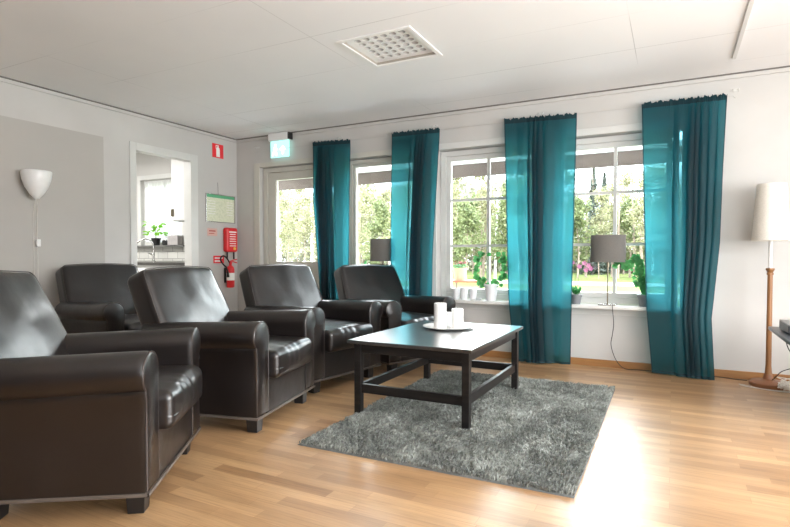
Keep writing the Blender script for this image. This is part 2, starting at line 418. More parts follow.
# ------------------------------------------------------------------ windows and terrace door
def frame_rect(bm, x0, x1, z0, z1, w, y0, y1, wb=None):
    wb = wb or w
    box(bm, x0, x0+w, y0, y1, z0, z1); box(bm, x1-w, x1, y0, y1, z0, z1)
    box(bm, x0+w, x1-w, y0, y1, z1-w, z1); box(bm, x0+w, x1-w, y0, y1, z0, z0+wb)
def window(name, label, x0, x1, z0, z1, mullion=None, bars=(), m='white', fw=.05):
    bm = bmesh.new(); frame_rect(bm, x0, x1, z0, z1, fw, YW+.07, YW+.16)
    w = obj(name, bm, m, None, smooth=False); tag(w, label, 'window', None, 'structure')
    bm = bmesh.new(); frame_rect(bm, x0+fw+.002, x1-fw-.002, z0+fw+.002, z1-fw-.002, fw-.005, YW+.085, YW+.135)
    obj('sash', bm, m, w, smooth=False)
    e_ = 2*fw-.003; gx0, gx1, gz0, gz1 = x0+e_, x1-e_, z0+e_, z1-e_
    bm = bmesh.new()
    if mullion: box(bm, mullion-.014, mullion+.014, YW+.09, YW+.13, gz0, gz1)
    for z in bars:
        for a, b in ([(gx0, mullion-.014), (mullion+.014, gx1)] if mullion else [(gx0, gx1)]): box(bm, a, b, YW+.095, YW+.125, z-.012, z+.012)
    if mullion or bars: obj('glazing_bars', bm, m, w, smooth=False)
    else: bm.free()
    obj('pane', bbox_bm((gx0-.01, gx1+.01, YW+.108, YW+.112, gz0-.01, gz1+.01)), 'glass', w, smooth=False)
    return w
window('window_1', 'narrow white window beside the terrace door', AM+.03, A1-.01, ZS+.02, ZT-.01, m='cream', fw=.038)
WM = -1.03
wz1, wz2 = 1.548, 1.086
window('window_2', 'white six-pane window with the ivy wreath on its sill', B0+.02, WM-.03, ZS+.02, ZT-.01, -1.628, (wz1, wz2))
window('window_3', 'white six-pane window with the grey lamp on its sill', WM+.03, B1-.02, ZS+.02, ZT-.01, -.462, (wz1, wz2))
struct('trim_6', bbox_bm((WM-.028, WM+.028, YW+.06, YW+.17, ZS+.02, ZT)), 'white', 'white post between the two large windows', 'window post', smooth=False)
# terrace door
d = thing('door_1', 'cream glazed terrace door left of the first teal curtain', 'door', (0,0,0)); d['kind'] = 'structure'
bm = bmesh.new(); box(bm, A0+.01, A0+.07, YW+.05, YW+.15, 0, ZT-.01); box(bm, AM-.05, AM+.028, YW+.05, YW+.15, 0, ZT-.01); box(bm, A0+.07, AM-.05, YW+.05, YW+.15, ZT-.06, ZT-.01)
box(bm, A0+.07, AM-.05, YW+.05, YW+.15, 0, .03)
obj('door_frame', bm, 'cream', d, smooth=False)
dx0, dx1, dz0, dz1 = A0+.075, AM-.055, .035, ZT-.065
bm = bmesh.new(); box(bm, dx0, dx0+.11, YW+.07, YW+.12, dz0, dz1); box(bm, dx1-.11, dx1, YW+.07, YW+.12, dz0, dz1)
box(bm, dx0+.11, dx1-.11, YW+.07, YW+.12, dz1-.09, dz1); box(bm, dx0+.11, dx1-.11, YW+.07, YW+.12, dz0, .915)
box(bm, dx0+.2, dx1-.2, YW+.062, YW+.07, .2, .78)
lf = obj('door_leaf', bm, 'cream', d, smooth=False)
obj('pane', bbox_bm((dx0+.10, dx1-.10, YW+.09, YW+.094, .905, dz1-.08)), 'glass', d, smooth=False)
bm = bmesh.new(); tube(bm, [(dx1-.06,YW+.07,1.0),(dx1-.06,YW+.02,1.0),(dx1-.17,YW+.015,1.0)], .009); box(bm, dx1-.08, dx1-.04, YW+.06, YW+.07, .93, 1.07)
obj('door_handle', bm, 'chrome', lf)
# casings
struct('trim_7', bbox_bm((A0-.09, A0, YW-.012, YW, 0, ZT+.055), (A0, A1, YW-.012, YW, ZT, ZT+.055), (A1, A1+.06, YW-.012, YW, ZS-.05, ZT+.055)),
       'cream', 'cream casing around terrace door and narrow window', 'casing', smooth=False, bevel=.003)
struct('trim_8', bbox_bm((B0-.06, B0, YW-.014, YW, ZS-.05, ZT+.06), (B0, B1, YW-.014, YW, ZT, ZT+.06), (B1, B1+.06, YW-.014, YW, ZS-.05, ZT+.06)),
       'white', 'white casing around the two large windows', 'casing', smooth=False, bevel=.003)
struct('trim_9', bbox_bm((B0-.05, B1+.05, 4.93, YW+.085, ZS-.012, ZS+.018)), 'white', 'white window sill under the two large windows', 'window sill', smooth=False, bevel=.004)
struct('trim_10', bbox_bm((AM+.02, A1+.04, 4.93, YW+.085, ZS-.012, ZS+.018)), 'white', 'white window sill under the narrow window', 'window sill', smooth=False, bevel=.004)
struct('trim_11', bbox_bm((B0-.04, B1+.04, YW-.012, YW, ZS-.075, ZS-.012)), 'white', 'white apron board under the large window sill', 'window apron', smooth=False, bevel=.003)
# kitchen doorway casing
j = .085
struct('trim_12', bbox_bm((XL-.1, XL+.014, DY0-.068, DY0+.002, 0, DZ+.075), (XL-.1, XL+.014, DY1-.002, DY1+.10, 0, DZ+.075), (XL-.1, XL+.014, DY0+.002, DY1-.002, DZ-.002, DZ+.075)),
       'white', 'white casing around the kitchen doorway', 'door casing', smooth=False, bevel=.004)

# ------------------------------------------------------------------ kitchen beyond the doorway
KX, KY = -8.2, 2.6
kw0, kw1, kz0, kz1 = -6.62, -5.80, 1.13, 2.04
struct('wall_kitchen', bbox_bm((KX, kw0, YW, YO, 0, H), (kw1, XL-.1, YW, YO, 0, H), (kw0, kw1, YW, YO, 0, kz0), (kw0, kw1, YW, YO, kz1, H),
                               (KX-.1, KX, KY, YO, 0, H), (KX, XL-.1, KY-.1, KY, 0, H)), 'wall', 'pale kitchen walls seen through the doorway', 'wall', smooth=False)
struct('floor_kitchen', bbox_bm((KX, XL, KY, YW, -.06, -.001)), 'deck', 'grey kitchen floor', 'floor', smooth=False)
struct('ceiling_kitchen', bbox_bm((KX, XL-.1, KY, YO, H, H+.12)), 'ceiling', 'white kitchen ceiling', 'ceiling', smooth=False)
struct('trim_13', bbox_bm((KX, XL-.1, YW-.012, YW, .92, kz0-.02), (kw1+.06, XL-.1, YW-.012, YW, kz0-.02, 1.44)), 'tiles', 'white wall tiles above the kitchen worktop', 'wall tiles', smooth=False)
w = obj('window_4', bbox_bm((kw0,kw0+.06,YW+.05,YW+.14,kz0,kz1),(kw1-.06,kw1,YW+.05,YW+.14,kz0,kz1),(kw0+.06,kw1-.06,YW+.05,YW+.14,kz1-.06,kz1),(kw0+.06,kw1-.06,YW+.05,YW+.14,kz0,kz0+.06),
       (-6.18,-6.155,YW+.07,YW+.12,kz0+.06,kz1-.06)), 'white', None, smooth=False); tag(w, 'white kitchen window behind the potted plant', 'window', None, 'structure')
obj('pane', bbox_bm((kw0+.05, kw1-.05, YW+.094, YW+.098, kz0+.05, kz1-.05)), 'glass', w, smooth=False)
obj('window_casing', bbox_bm((kw0-.06,kw0,YW-.012,YW,kz0,kz1+.06),(kw0,kw1,YW-.012,YW,kz1,kz1+.06),(kw1,kw1+.05,YW-.012,YW,kz0,kz1+.06)), 'white', w, smooth=False)
V, F = [], []
nx = 90
for i in range(nx+1):
    x = kw0+.03 + (kw1-kw0-.06)*i/nx; y = YW+.03+.012*math.sin(i*.9)
    V += [(x,y,kz0+.05),(x,y,kz1-.02)]
for i in range(nx): F.append((2*i,2*i+2,2*i+3,2*i+1))
o = pyobj('sheer_blind', V, F, 'whitevoile', None, True); tag(o, 'white sheer pleated blind hanging in the kitchen window', 'blind')
struct('trim_14', bbox_bm((KX, kw1+.12, YW-.10, YW+.05, kz0-.022, kz0)), 'shelfgrey', 'grey stone sill of the kitchen window', 'window sill', smooth=False)
k = thing('kitchen_counter', 'white kitchen base cabinets under a dark worktop seen through the doorway', 'counter', (-6.4,4.75,0))
obj('carcass', bbox_bm((-1.75,1.45,-.24,.31,.0,.87)), 'cabinet', k, smooth=False)
obj('worktop', bbox_bm((-1.75,1.45,-.28,.30,.87,.905)), 'darkstone', k, smooth=False, bevel=.003)
for i in range(5):
    dd = obj('door', bbox_bm((-1.72+i*.62,-1.12+i*.62,-.26,-.242,.12,.84)), 'cabinet', k, smooth=False, bevel=.002)
    bm = bmesh.new(); tube(bm, [(-1.52+i*.62,-.262,.78),(-1.52+i*.62,-.285,.78),(-1.32+i*.62,-.285,.78),(-1.32+i*.62,-.262,.78)], .005); obj('handle', bm, 'chrome', dd)
k = thing('wall_cabinet', 'white wall cabinet right of the kitchen window', 'cabinet', (-5.28,4.89,1.42))
obj('carcass', bbox_bm((-.32,.335,-.155,.17,0,.80)), 'cabinet', k, smooth=False)
obj('door', bbox_bm((-.315,.0,-.175,-.157,.01,.79)), 'cabinet', k, smooth=False, bevel=.002)
obj('door', bbox_bm((.005,.33,-.175,-.157,.01,.79)), 'cabinet', k, smooth=False, bevel=.002)
obj('switch_plate', bbox_bm((-.322,-.27,-.183,-.176,.06,.15)), 'brass', k, smooth=False)
o = obj('wall_socket', bbox_bm((-5.66,-5.60,YW-.03,YW-.012,1.09,1.19)), 'blackplastic', None, smooth=False, bevel=.004); tag(o, 'small black socket on the kitchen tiles', 'socket')
# faucet
k = thing('kitchen_faucet', 'arched chrome faucet on the kitchen worktop', 'faucet', (-6.12,4.86,.905))
bm = bmesh.new(); lathe(bm, [(.03,0),(.03,.01),(.018,.02),(.016,.11),(.012,.12)], 16); obj('body', bm, 'chrome', k)
bm = bmesh.new(); tube(bm, spline([(0,0,.1),(0,0,.22),(-.03,-.03,.29),(-.10,-.09,.30),(-.16,-.14,.24)],6), .009, 10); obj('spout', bm, 'chrome', k)
bm = bmesh.new(); tube(bm, [(0,0,.09),(-.05,-.05,.13)], [.012,.006]); obj('lever', bm, 'chrome', k)

# ------------------------------------------------------------------ leaves
def leaf_shape(V, F, p, d, n, size, wid=.55, fold=.12, pts=7):
    d = Vector(d).normalized(); n = Vector(n); n = (n - d*n.dot(d))
    n = n.normalized() if n.length > 1e-5 else d.orthogonal().normalized()
    s = d.cross(n); b = len(V); p = Vector(p)
    out = [(0,0),(.22,.42),(.5,.5),(.8,.3),(1,0)]
    V.append(tuple(p))
    for t, w_ in out[1:-1]:
        V.append(tuple(p + d*t*size + s*w_*wid*size + n*fold*size*w_)); V.append(tuple(p + d*t*size - n*.02*size)); V.append(tuple(p + d*t*size - s*w_*wid*size + n*fold*size*w_))
    V.append(tuple(p + d*size - n*.1*size))
    F += [(b, b+1, b+2), (b, b+2, b+3)]
    for k in (0, 1):
        o = b+1+3*k; F += [(o, o+3, o+4, o+1), (o+1, o+4, o+5, o+2)]
    F += [(b+7, b+10, b+8), (b+8, b+10, b+9)]
rv = lambda s=1: Vector((random.uniform(-1,1), random.uniform(-1,1), random.uniform(-1,1)))*s

def pot(parent, r0, r1, h, m, rim=True):
    bm = bmesh.new(); t = .006
    prof = [(r0,0),(r1,h-.02 if rim else h)] + ([(r1+.005,h-.02),(r1+.005,h)] if rim else []) + [(r1-t,h),(r1-t-.003,h-.02)]
    lathe(bm, [(.001,0)]+prof+[(.001,h-.02)], 28, cap0=False, cap1=False); return obj('pot', bm, m, parent)

# kitchen sill items
k = thing('potted_plant', 'leafy bright green plant in a black pot on the kitchen sill', 'plant', (-6.24,5.0,1.13))
pot(k, .045, .06, .10, 'blackplastic')
V, F = [], []; bs = bmesh.new()
for i in range(16):
    a = random.uniform(0,2*PI); l = random.uniform(.08,.24); tip = Vector((math.cos(a)*l*.75, math.sin(a)*l*.35-.01, .1+random.uniform(.05,.2)))
    tube(bs, spline([(0,0,.08), tip*.5+Vector((0,0,.06)), tip], 3), .002, 5)
    for q in range(3): leaf_shape(V, F, tip+rv(.02), (math.cos(a), math.sin(a)*.4, random.uniform(-.5,.3)), (0,0,1)+rv(.3) if False else Vector((0,-.5,1))+rv(.3), random.uniform(.06,.10))
obj('stems', bs, 'stem', k); pyobj('foliage', V, F, 'leafbright', k, True)
k = thing('storage_jar', 'small dark jar between plant and tin on the kitchen sill', 'jar', (-6.06,5.0,1.13))
bm = bmesh.new(); lathe(bm, [(.03,0),(.04,.01),(.04,.055),(.03,.062)], 20); obj('body', bm, 'blackplastic', k)
bm = bmesh.new(); lathe(bm, [(.034,.062),(.034,.075),(.01,.08)], 20); obj('lid', bm, 'chrome', k)
k = thing('storage_tin', 'grey square tin standing right on the kitchen sill', 'tin', (-5.87,5.0,1.13))
obj('body', bbox_bm((-.095,.095,-.045,.045,0,.105)), noisy('grey_tin', (.34,.32,.32), (.42,.40,.39), 20, .4), k, smooth=False, bevel=.005)
obj('lid', bbox_bm((-.098,.098,-.048,.048,.105,.13)), noisy('grey_tin_lid', (.42,.40,.40), (.5,.48,.47), 20, .4), k, smooth=False, bevel=.005)

# ------------------------------------------------------------------ armchairs
def arm_profile(s, inset=0., zs=0.):
    """outline of the scroll arm in (y,z); s=+1 outer side at +y"""
    P = []
    yi, yo, zr, cy, cz, ry, rz = .255+inset, .392-inset, .10+inset, .337, .540+zs, .090-inset, .080-inset
    P.append((yi, zr)); P.append((yi, .3+zs*.5)); P.append((yi, .47+zs))
    for k in range(0, 15):
        a = PI*(1.0 - k/14*1.28)      # from inner side over the top to below the outer side
        P.append((cy+ry*math.cos(a)*(1 if k > 3 else .96), cz+rz*math.sin(a)))
    P.append((yo+.006, cz-rz*1.02)); P.append((yo, cz-rz*1.18)); P.append((yo, .3)); P.append((yo, zr))
    return [(y*s, z) for y, z in P]
def make_chair(label):
    t = thing('armchair', label, 'armchair', (0,0,0), 0, 'dark brown leather armchairs')
    L = 'leather'
    # body: front rail, rear panel
    bm = bmesh.new()
    rbox(bm, (-.295,0,.193), (.318,.262,.103), .010, 6)
    rbox(bm, (-.605,0,.345), (.055,.378,.240), .02, 6, lambda x, y, z: (x-.27*z, y, z))
    obj('base', bm, L, t, angle=60)
    # arms
    for s in (-1, 1):
        bm = bmesh.new(); rings = []
        for x, ins in ((-.70,.0),(-.66,0),(-.5,0),(-.3,0),(-.1,0),(0,0),(.018,.001),(.027,.005),(.031,.012)):
            sl = -.028*((0-x)/.74) if x < 0 else 0
            wx = min(1, max(0, (-.3-x)/.36)); rings.append([(x+wx*.27*(.6-z), y, z) for y, z in arm_profile(s, ins, sl)])
        loft(bm, rings)
        a = obj('armrest', bm, L, t, angle=50)
        bm = bmesh.new(); tube(bm, [(.026, y, z) for y, z in arm_profile(s, .003)], .0035, 6); obj('piping', bm, 'piping', a)
    # seat cushion
    def seatfn(x, y, z):
        hx, hy, hz = .330, .252, .079
        cx = max(0, 1-(x/hx)**2); cyy = max(0, 1-(y/hy)**2)
        if z > 0: z += .028*(cx**.6)*(cyy**.6)*(z/hz)
        f = math.exp(-((x-hx)/.07)**2)
        wr = math.sin(55*y + 3.5*math.sin(17*y+1)) * (.0026+.0016*math.sin(23*y)) * f * (1 if z > -.02 else .3)
        x += .016*max(0,1-(z/hz)**2)*f*cyy + wr*.6; z += wr
        e = mnoise.noise(Vector((x*7, y*7, z*7)))*.006
        return (x, y, z+e*(1 if z > 0 else 0))
    bm = bmesh.new(); rbox(bm, (-.250,0,.364), (.330,.252,.079), .032, 34, seatfn)
    sc = obj('seat_cushion', bm, L, t, angle=80)
    bm = bmesh.new()
    for zz, off in ((.428,.0),(.298,-.006)):
        pts = []
        for q in range(-24, 25):
            y = .243*q/24; pts.append((.068+off-.02*(abs(q)/24)**6 + .0015*math.sin(55*y+3.5*math.sin(17*y+1)), y, zz+.002*math.sin(55*y+3.5*math.sin(17*y+1))))
        tube(bm, pts, .0032, 6)
    obj('piping', bm, 'piping', sc)
    # backrest, leaning
    lean = math.radians(24.5)
    cw, th, hh = .365, .078, .305
    cz = .63; cx = -.585-.456*(cz-.60) - th*math.cos(lean); czz = cz - th*math.sin(lean)
    def backfn(x, y, z):
        u = z/hh; wy = 1 + (-.06*u); y2 = y*wy
        cyy = max(0, 1-(y/cw)**2); cz_ = max(0, 1-(u)**2)
        if x > 0: x += .020*(cyy**.7)*(cz_**.5)
        if z > 0: z += .014*cyy*(z/hh)
        x += mnoise.noise(Vector((y*6, z*6, 3)))*.006
        # lean back about y
        return (x*math.cos(lean) - z*math.sin(lean), y2, x*math.sin(lean) + z*math.cos(lean))
    bm = bmesh.new(); rbox(bm, (cx,0,czz), (th,cw,hh), .042, 22, backfn)
    bk = obj('backrest', bm, L, t, angle=80)
    bm = bmesh.new(); pts = []
    r = .04; X = th-.006
    def add(y, z): 
        p = backfn(X, y, z); pts.append((p[0]+cx-.0*0, p[1], p[2]+czz))
    W_, Hh = cw-.004, hh-.004
    X = th-.012
    for q in range(0, 21): add(-W_, -Hh+.04+(2*Hh-.07)*q/20)
    for q in range(1, 6): a = PI - PI/2*q/6; add(-W_+r+r*math.cos(a), Hh-r+r*math.sin(a))
    for q in range(0, 21): add(-W_+r+(2*W_-2*r)*q/20, Hh)
    for q in range(1, 6): a = PI/2 - PI/2*q/6; add(W_-r+r*math.cos(a), Hh-r+r*math.sin(a))
    for q in range(0, 21): add(W_, Hh-.03-(2*Hh-.07)*q/20)
    tube(bm, pts, .0032, 6); obj('piping', bm, 'piping', bk)
    # lower welt
    bm = bmesh.new()
    for a in (((.030,-.392),(.030,.392)), ((.030,.392),(-.575,.392)), ((.030,-.392),(-.575,-.392)), ((-.592,-.385),(-.592,.385))):
        (xa,ya),(xb,yb) = a
        box(bm, min(xa,xb)-.005, max(xa,xb)+.005, min(ya,yb)-.005, max(ya,yb)+.005, .087, .101)
    obj('welt', bm, 'welt', t, bevel=.003)
    for sx_, sy in ((-.035,-.305),(-.035,.305),(-.545,-.305),(-.545,.305)):
        bm = bmesh.new(); rings = []
        for z, h in ((0,.030),(.09,.036)): rings.append([(sx_-h,sy-h,z),(sx_+h,sy-h,z),(sx_+h,sy+h,z),(sx_-h,sy+h,z)])
        loft(bm, rings); obj('leg', bm, 'leg', t, smooth=False, bevel=.003)
    return t
CH = [(-1.955,1.632,34.0,'dark brown leather armchair nearest the viewer, cut by the left picture edge'),
      (-3.86,3.04,-4,'dark brown leather armchair at the back against the left wall, beyond the nearest chair'),
      (-2.10,2.592,13.0,'dark brown leather armchair left of the coffee table, second nearest in the row'),
      (-2.20,3.44,-9.3,'dark brown leather armchair third in the row, by the left rear table leg'),
      (-1.945,4.25,-21,'dark brown leather armchair farthest in the row, in front of the second teal curtain')]
ch0 = make_chair(CH[0][3]); ch0.location = (CH[0][0], CH[0][1], 0); ch0.rotation_euler.z = math.radians(CH[0][2])
for x, y, a, l in CH[1:]: c_ = dup(ch0, (x, y, 0), math.radians(a), l)
c_.scale = (.99,.99,.99)

# ------------------------------------------------------------------ rug
RX, RY, RW, RL, RA = -1.716, 2.215, 1.375, 2.0, .011
rug = thing('shag_rug', 'grey shaggy rectangular rug under the black coffee table', 'rug', (RX,RY,0), RA)
V, F = [], []
nx, ny = 60, 88
for i in range(nx+1):
    for jj in range(ny+1):
        x, y = RW*i/nx, RL*jj/ny
        e = .004*mnoise.noise(Vector((x*9,y*9,0))) 
        edge = i in (0,nx) or jj in (0,ny)
        V.append((x, y, .001 if edge else .012+e))
for i in range(nx):
    for jj in range(ny):
        a = i*(ny+1)+jj; F.append((a, a+ny+1, a+ny+2, a+1))
pyobj('backing', V, F, 'rugbase', rug, True)
V, F = [], []
rnd = random.Random(3)
for i in range(75000):
    x, y = rnd.uniform(.004,RW-.004), rnd.uniform(.004,RL-.004)
    cl = mnoise.noise(Vector((x*22,y*22,1.3))); fl = mnoise.noise(Vector((x*3,y*3,5.)))
    ang = fl*5 + cl*2.5 + rnd.uniform(-.7,.7)
    h = .017 + .006*cl + rnd.uniform(-.003,.004); ln = rnd.uniform(.006,.016)
    w = .0022; a2 = rnd.uniform(0,PI); dx, dy = math.cos(a2)*w, math.sin(a2)*w
    tx, ty = x+math.cos(ang)*ln, y+math.sin(ang)*ln
    b = len(V)
    V += [(x-dx,y-dy,.008),(x+dx,y+dy,.008),((x+tx)/2+dx*.9,(y+ty)/2+dy*.9,.008+h*.75),((x+tx)/2-dx*.9,(y+ty)/2-dy*.9,.008+h*.75),(tx,ty,.008+h)]
    F += [(b,b+1,b+2,b+3),(b+3,b+2,b+4)]
pl = pyobj('pile', V, F, 'rug', rug); pl['kind'] = 'stuff'

# ------------------------------------------------------------------ coffee table
tb = thing('coffee_table', 'black stained wooden coffee table with low stretchers standing on the grey rug', 'coffee table', (-1.358,3.335,.014))
lx, ly, lw = .370, .538, .043
Z = .454
def hbox(name, *b, m='blackwood', bev=.003):
    return obj(name, bbox_bm(b), m, tb, smooth=False, bevel=bev)
hbox('tabletop', -.405, .393, -.566, .578, Z-.022, Z, m='blacktop', bev=.004)
for sx_ in (-1,1):
    for sy in (-1,1):
        x0, x1 = sorted((sx_*lx, sx_*(lx-lw))); y0, y1 = sorted((sy*ly, sy*(ly-lw)))
        hbox('leg', x0, x1, y0, y1, 0, Z-.022)
    x0, x1 = sorted((sx_*(lx-.012), sx_*(lx-.034)))
    hbox('apron', x0, x1, -ly+lw, ly-lw, Z-.080, Z-.022)
    x0, x1 = sorted((sx_*(lx-.014), sx_*(lx-.040)))
    hbox('stretcher', x0, x1, -ly+lw, ly-lw, .128, .182)
for sy in (-1,1):
    y0, y1 = sorted((sy*(ly-.012), sy*(ly-.034)))
    hbox('apron', -lx+lw, lx-lw, y0, y1, Z-.080, Z-.022)
    y0, y1 = sorted((sy*(ly-.014), sy*(ly-.040)))
    hbox('stretcher', -lx+lw, lx-lw, y0, y1, .128, .182)
TT = .4682
o = bmesh.new(); lathe(o, [(.001,.004),(.10,.0),(.12,.0),(.172,.012),(.183,.017),(.182,.019),(.168,.016),(.12,.006),(.001,.006)], 48, (0,0,0), False, False)
tr = obj('serving_tray', o, 'tray'); tr.location = (-1.405,3.545,TT+.0005); tag(tr, 'round pale metal serving tray on the coffee table', 'tray')
for (x, y, r, h, l) in ((-1.432,3.455,.043,.178,'tallest white pillar candle, on the left of the tray'),
                        (-1.322,3.50,.041,.140,'shorter white pillar candle, on the right of the tray'),
                        (-1.435,3.615,.040,.098,'lowest white pillar candle, behind the gap between the other two')):
    k = thing('pillar_candle', l, 'candle', (x,y,TT+.0075), 0, 'white pillar candles on the tray')
    bm = bmesh.new(); lathe(bm, [(r-.002,0),(r,.002),(r,h-.004),(r-.004,h),(r*.6,h-.003),(.002,h-.005)], 28, cap1=True); obj('wax', bm, 'candle', k)
    bm = bmesh.new(); tube(bm, [(0,0,h-.005),(.001,0,h+.004),(.003,0,h+.009)], .001, 5); obj('wick', bm, 'black', k)

# ------------------------------------------------------------------ curtains
def interp(tab, z):
    tab = sorted(tab)
    if z <= tab[0][0]: return tab[0][1]
    for (a, xa), (b, xb) in zip(tab, tab[1:]):
        if z <= b: 
            t = (z-a)/(b-a); return xa+(xb-xa)*t
    return tab[-1][1]
def curtain(name, label, Lt, Rt, ztopL, ztopR, zbotL, zbotR, dens, seed, floor_y=0):
    """dens(s): local fold density/overlap 0..1"""
    rnd = random.Random(seed)
    root = thing(name, label, 'curtain', ((interp(Lt,1)+interp(Rt,1))/2, 4.93, 0), 0, 'sheer teal curtains')
    ox, oy = root.location.x, root.location.y
    NS, NZ = 300, 46
    # cumulative phase & position weights
    ph = [0]; wt = [0]
    for i in range(NS):
        s = (i+.5)/NS; d = dens(s)
        ph.append(ph[-1] + (5 + 70*d)/NS*1.0); wt.append(wt[-1] + (1-.48*d)/NS)
    W = wt[-1]; wt = [w/W for w in wt]
    jit = [rnd.uniform(-1,1) for _ in range(8)]
    V, F = [], []
    def P(i, t):
        s = i/NS; d = dens(s)
        zt = ztopL + (ztopR-ztopL)*wt[i]; zb = zbotL+(zbotR-zbotL)*wt[i]
        z = zt - (zt-zb)*t
        xl, xr = interp(Lt, z), interp(Rt, z)
        g = min(1, t*5)**.6
        wob = .35*math.sin(2.2*t*3+jit[0]*3+ph[i]*.15)
        a = (.006 + .030*d) * (.35+.65*g)
        fade = min(1, min(s, 1-s)*14)
        x = xl + (xr-xl)*wt[i] + fade*(.003+.026*d)*g*math.sin(ph[i]+wob+1.1)
        y = 4.97 - .09*min(1, max(0,(2.25-z)/1.6)) + fade*a*math.sin(ph[i]*1.0+wob) + .004*math.sin(9*t+ s*8+jit[1])
        y += .006*math.sin(ph[i]*.43+jit[2]+t*2)*g
        if t < .05: # gathered header above the wire
            k_ = 1-t/.05; k2 = max(0, 1-t/.012)
            y = 4.968*(.85*k_)+y*(1-.85*k_) + .007*math.sin(i*1.15)*k_
            z += (.006*math.sin(i*.19+jit[3]*3) + .005*math.sin(i*.43+jit[4]*3) + .003*math.sin(i*.8))*k2
        return (x-ox, y-oy, z)
    ts = [0,.005,.010,.015,.020,.024,.034,.045] + [.045+.945*k_/NZ for k_ in range(1, NZ+1)] + [1.]
    for i in range(NS+1):
        for t in ts: V.append(P(i, t))
    n = len(ts); hs = 4; hb = 1; ht = 4
    S_, Hm = [], []
    for i in range(NS):
        for j_ in range(n-1):
            a = i*n+j_; q = (a, a+n, a+n+1, a+1)
            (Hm if (i < hs or i >= NS-hs or j_ >= n-1-hb or j_ < ht) else S_).append(q)
    def sub(nm, faces, m, par):
        used = sorted({v for f in faces for v in f}); mp = {v: k_ for k_, v in enumerate(used)}
        return pyobj(nm, [V[v] for v in used], [tuple(mp[v] for v in f) for f in faces], m, par, True)
    b = sub('cloth', S_, 'sheer', root); sub('hem', Hm, 'hem', root)
    return root
def bumpf(c, w): return lambda s: math.exp(-((s-c)/w)**2)
c1L = [(2.26,-3.613),(1.61,-3.586),(1.27,-3.54),(.72,-3.477),(0,-3.43)]
c1R = [(2.26,-3.111),(.9,-3.086),(0,-3.07)]
c2L = [(2.26,-2.608),(.96,-2.584),(0,-2.56)]
c2R = [(2.26,-2.066),(1.67,-2.088),(1.02,-2.116),(.6,-2.111),(0,-2.12)]
c3L = [(2.26,-1.419),(1.5,-1.385),(.63,-1.347),(.48,-1.337),(0,-1.283)]
c3R = [(2.26,-.764),(1.41,-.771),(.65,-.779),(0,-.785)]
c4L = [(2.26,-.247),(1.45,-.221),(.57,-.191),(0,-.14)]
c4R = [(2.26,.366),(1.65,.342),(1.08,.327),(.49,.278),(0,.305)]
curtain('sheer_curtain', 'sheer teal curtain farthest left, between terrace door and narrow window', c1L, c1R, 2.262, 2.244, .015, .015,
        lambda s: min(1, bumpf(.25,.17)(s)+.55*bumpf(.55,.15)(s)+.2), 1)
curtain('sheer_curtain', 'sheer teal curtain second from the left, with lamp showing through its edge', c2L, c2R, 2.262, 2.252, .015, .015,
        lambda s: min(1, bumpf(.62,.2)(s)+.5*bumpf(.38,.06)(s)), 2)
curtain('sheer_curtain', 'sheer teal curtain gathered dark in the middle, between the two large windows', c3L, c3R, 2.262, 2.240, .012, .03,
        lambda s: min(1, bumpf(.46,.24)(s)+.22*bumpf(.87,.05)(s)+.12*bumpf(.14,.04)(s)), 3)
curtain('sheer_curtain', 'sheer teal curtain farthest right, dark over the wall and bright over the window', c4L, c4R, 2.258, 2.252, .02, .006,
        lambda s: min(1, .95*bumpf(.60,.16)(s)+.7*bumpf(.88,.14)(s)+.4*bumpf(.34,.06)(s)), 4)
bm = bmesh.new(); tube(bm, [(XL+.25,YW-.03,2.240),(-3.6,4.990,2.240),(.40,4.990,2.234),(.425,YW-.002,2.238)], .0016, 6)
o = obj('curtain_wire', bm, 'grillehole'); tag(o, 'thin steel curtain wire stretched above the windows', 'curtain wire')
for k, x in enumerate((-2.16, -1.10, -3.3, .425, -4.5)):
    k_ = thing('wire_hook', ['small double wire hook above the second curtain','small double wire hook above the third curtain from the left','small double wire hook above the first curtain','small wire hook at the right end of the curtain wire','small wire hook at the left end of the curtain wire'][k], 'hook', (x,YW,2.30), 0, 'hooks holding the curtain wire')
    for dx in (-.018,.018):
        bm = bmesh.new(); tube(bm, spline([(dx,0,0),(dx,-.03,.0),(dx,-.045,-.012),(dx,-.035,-.024)],4), .0025, 6); obj('prong', bm, 'grillehole', k_)
    obj('plate', bbox_bm((-.028,.028,-.004,0,-.008,.01)), 'white', k_, smooth=False)

# ------------------------------------------------------------------ table lamps on the sills
def table_lamp(label, x, y, rz=0):
    t = thing('table_lamp', label, 'lamp', (x,y,ZS+.018), rz, 'grey shaded table lamps on the sills')
    bm = bmesh.new(); rbox(bm, (0,0,.006), (.072,.055,.006), .003, 2); obj('base', bm, 'chrome', t)
    bm = bmesh.new(); tube(bm, [(0,0,.01),(0,0,.40),(0,0,.50)], .006, 10); tube(bm, [(0,0,.33),(0,0,.40)], .014, 10); obj('pole', bm, 'brass', t)
    bm = bmesh.new(); z0, z1, r = .375, .61, .145
    n = 40
    def ring(rr, z): return [(rr*math.cos(2*PI*i/n), .62*rr*math.sin(2*PI*i/n), z) for i in range(n)]
    loft(bm, [ring(r,z0), ring(r*.985,z1), ring(r*.985-.003,z1), ring(r-.003,z0), ring(r,z0)], False, False)
    s = obj('lamp_shade', bm, 'greyshade', t)
    bm = bmesh.new()
    for a in (0, 2*PI/3, 4*PI/3): tube(bm, [(0,0,.5),(r*.97*math.cos(a), .62*r*.97*math.sin(a), .595)], .002, 5)
    obj('shade_ring', bm, 'chrome', s)
    return t
l1 = table_lamp('grey drum shaded table lamp on the sill of the right-hand large window', -.500, 5.0)
dup(l1, (-2.73,5.0,ZS+.018), 0, 'grey drum shaded table lamp in the narrow window, half behind the second curtain')
bm = bmesh.new()
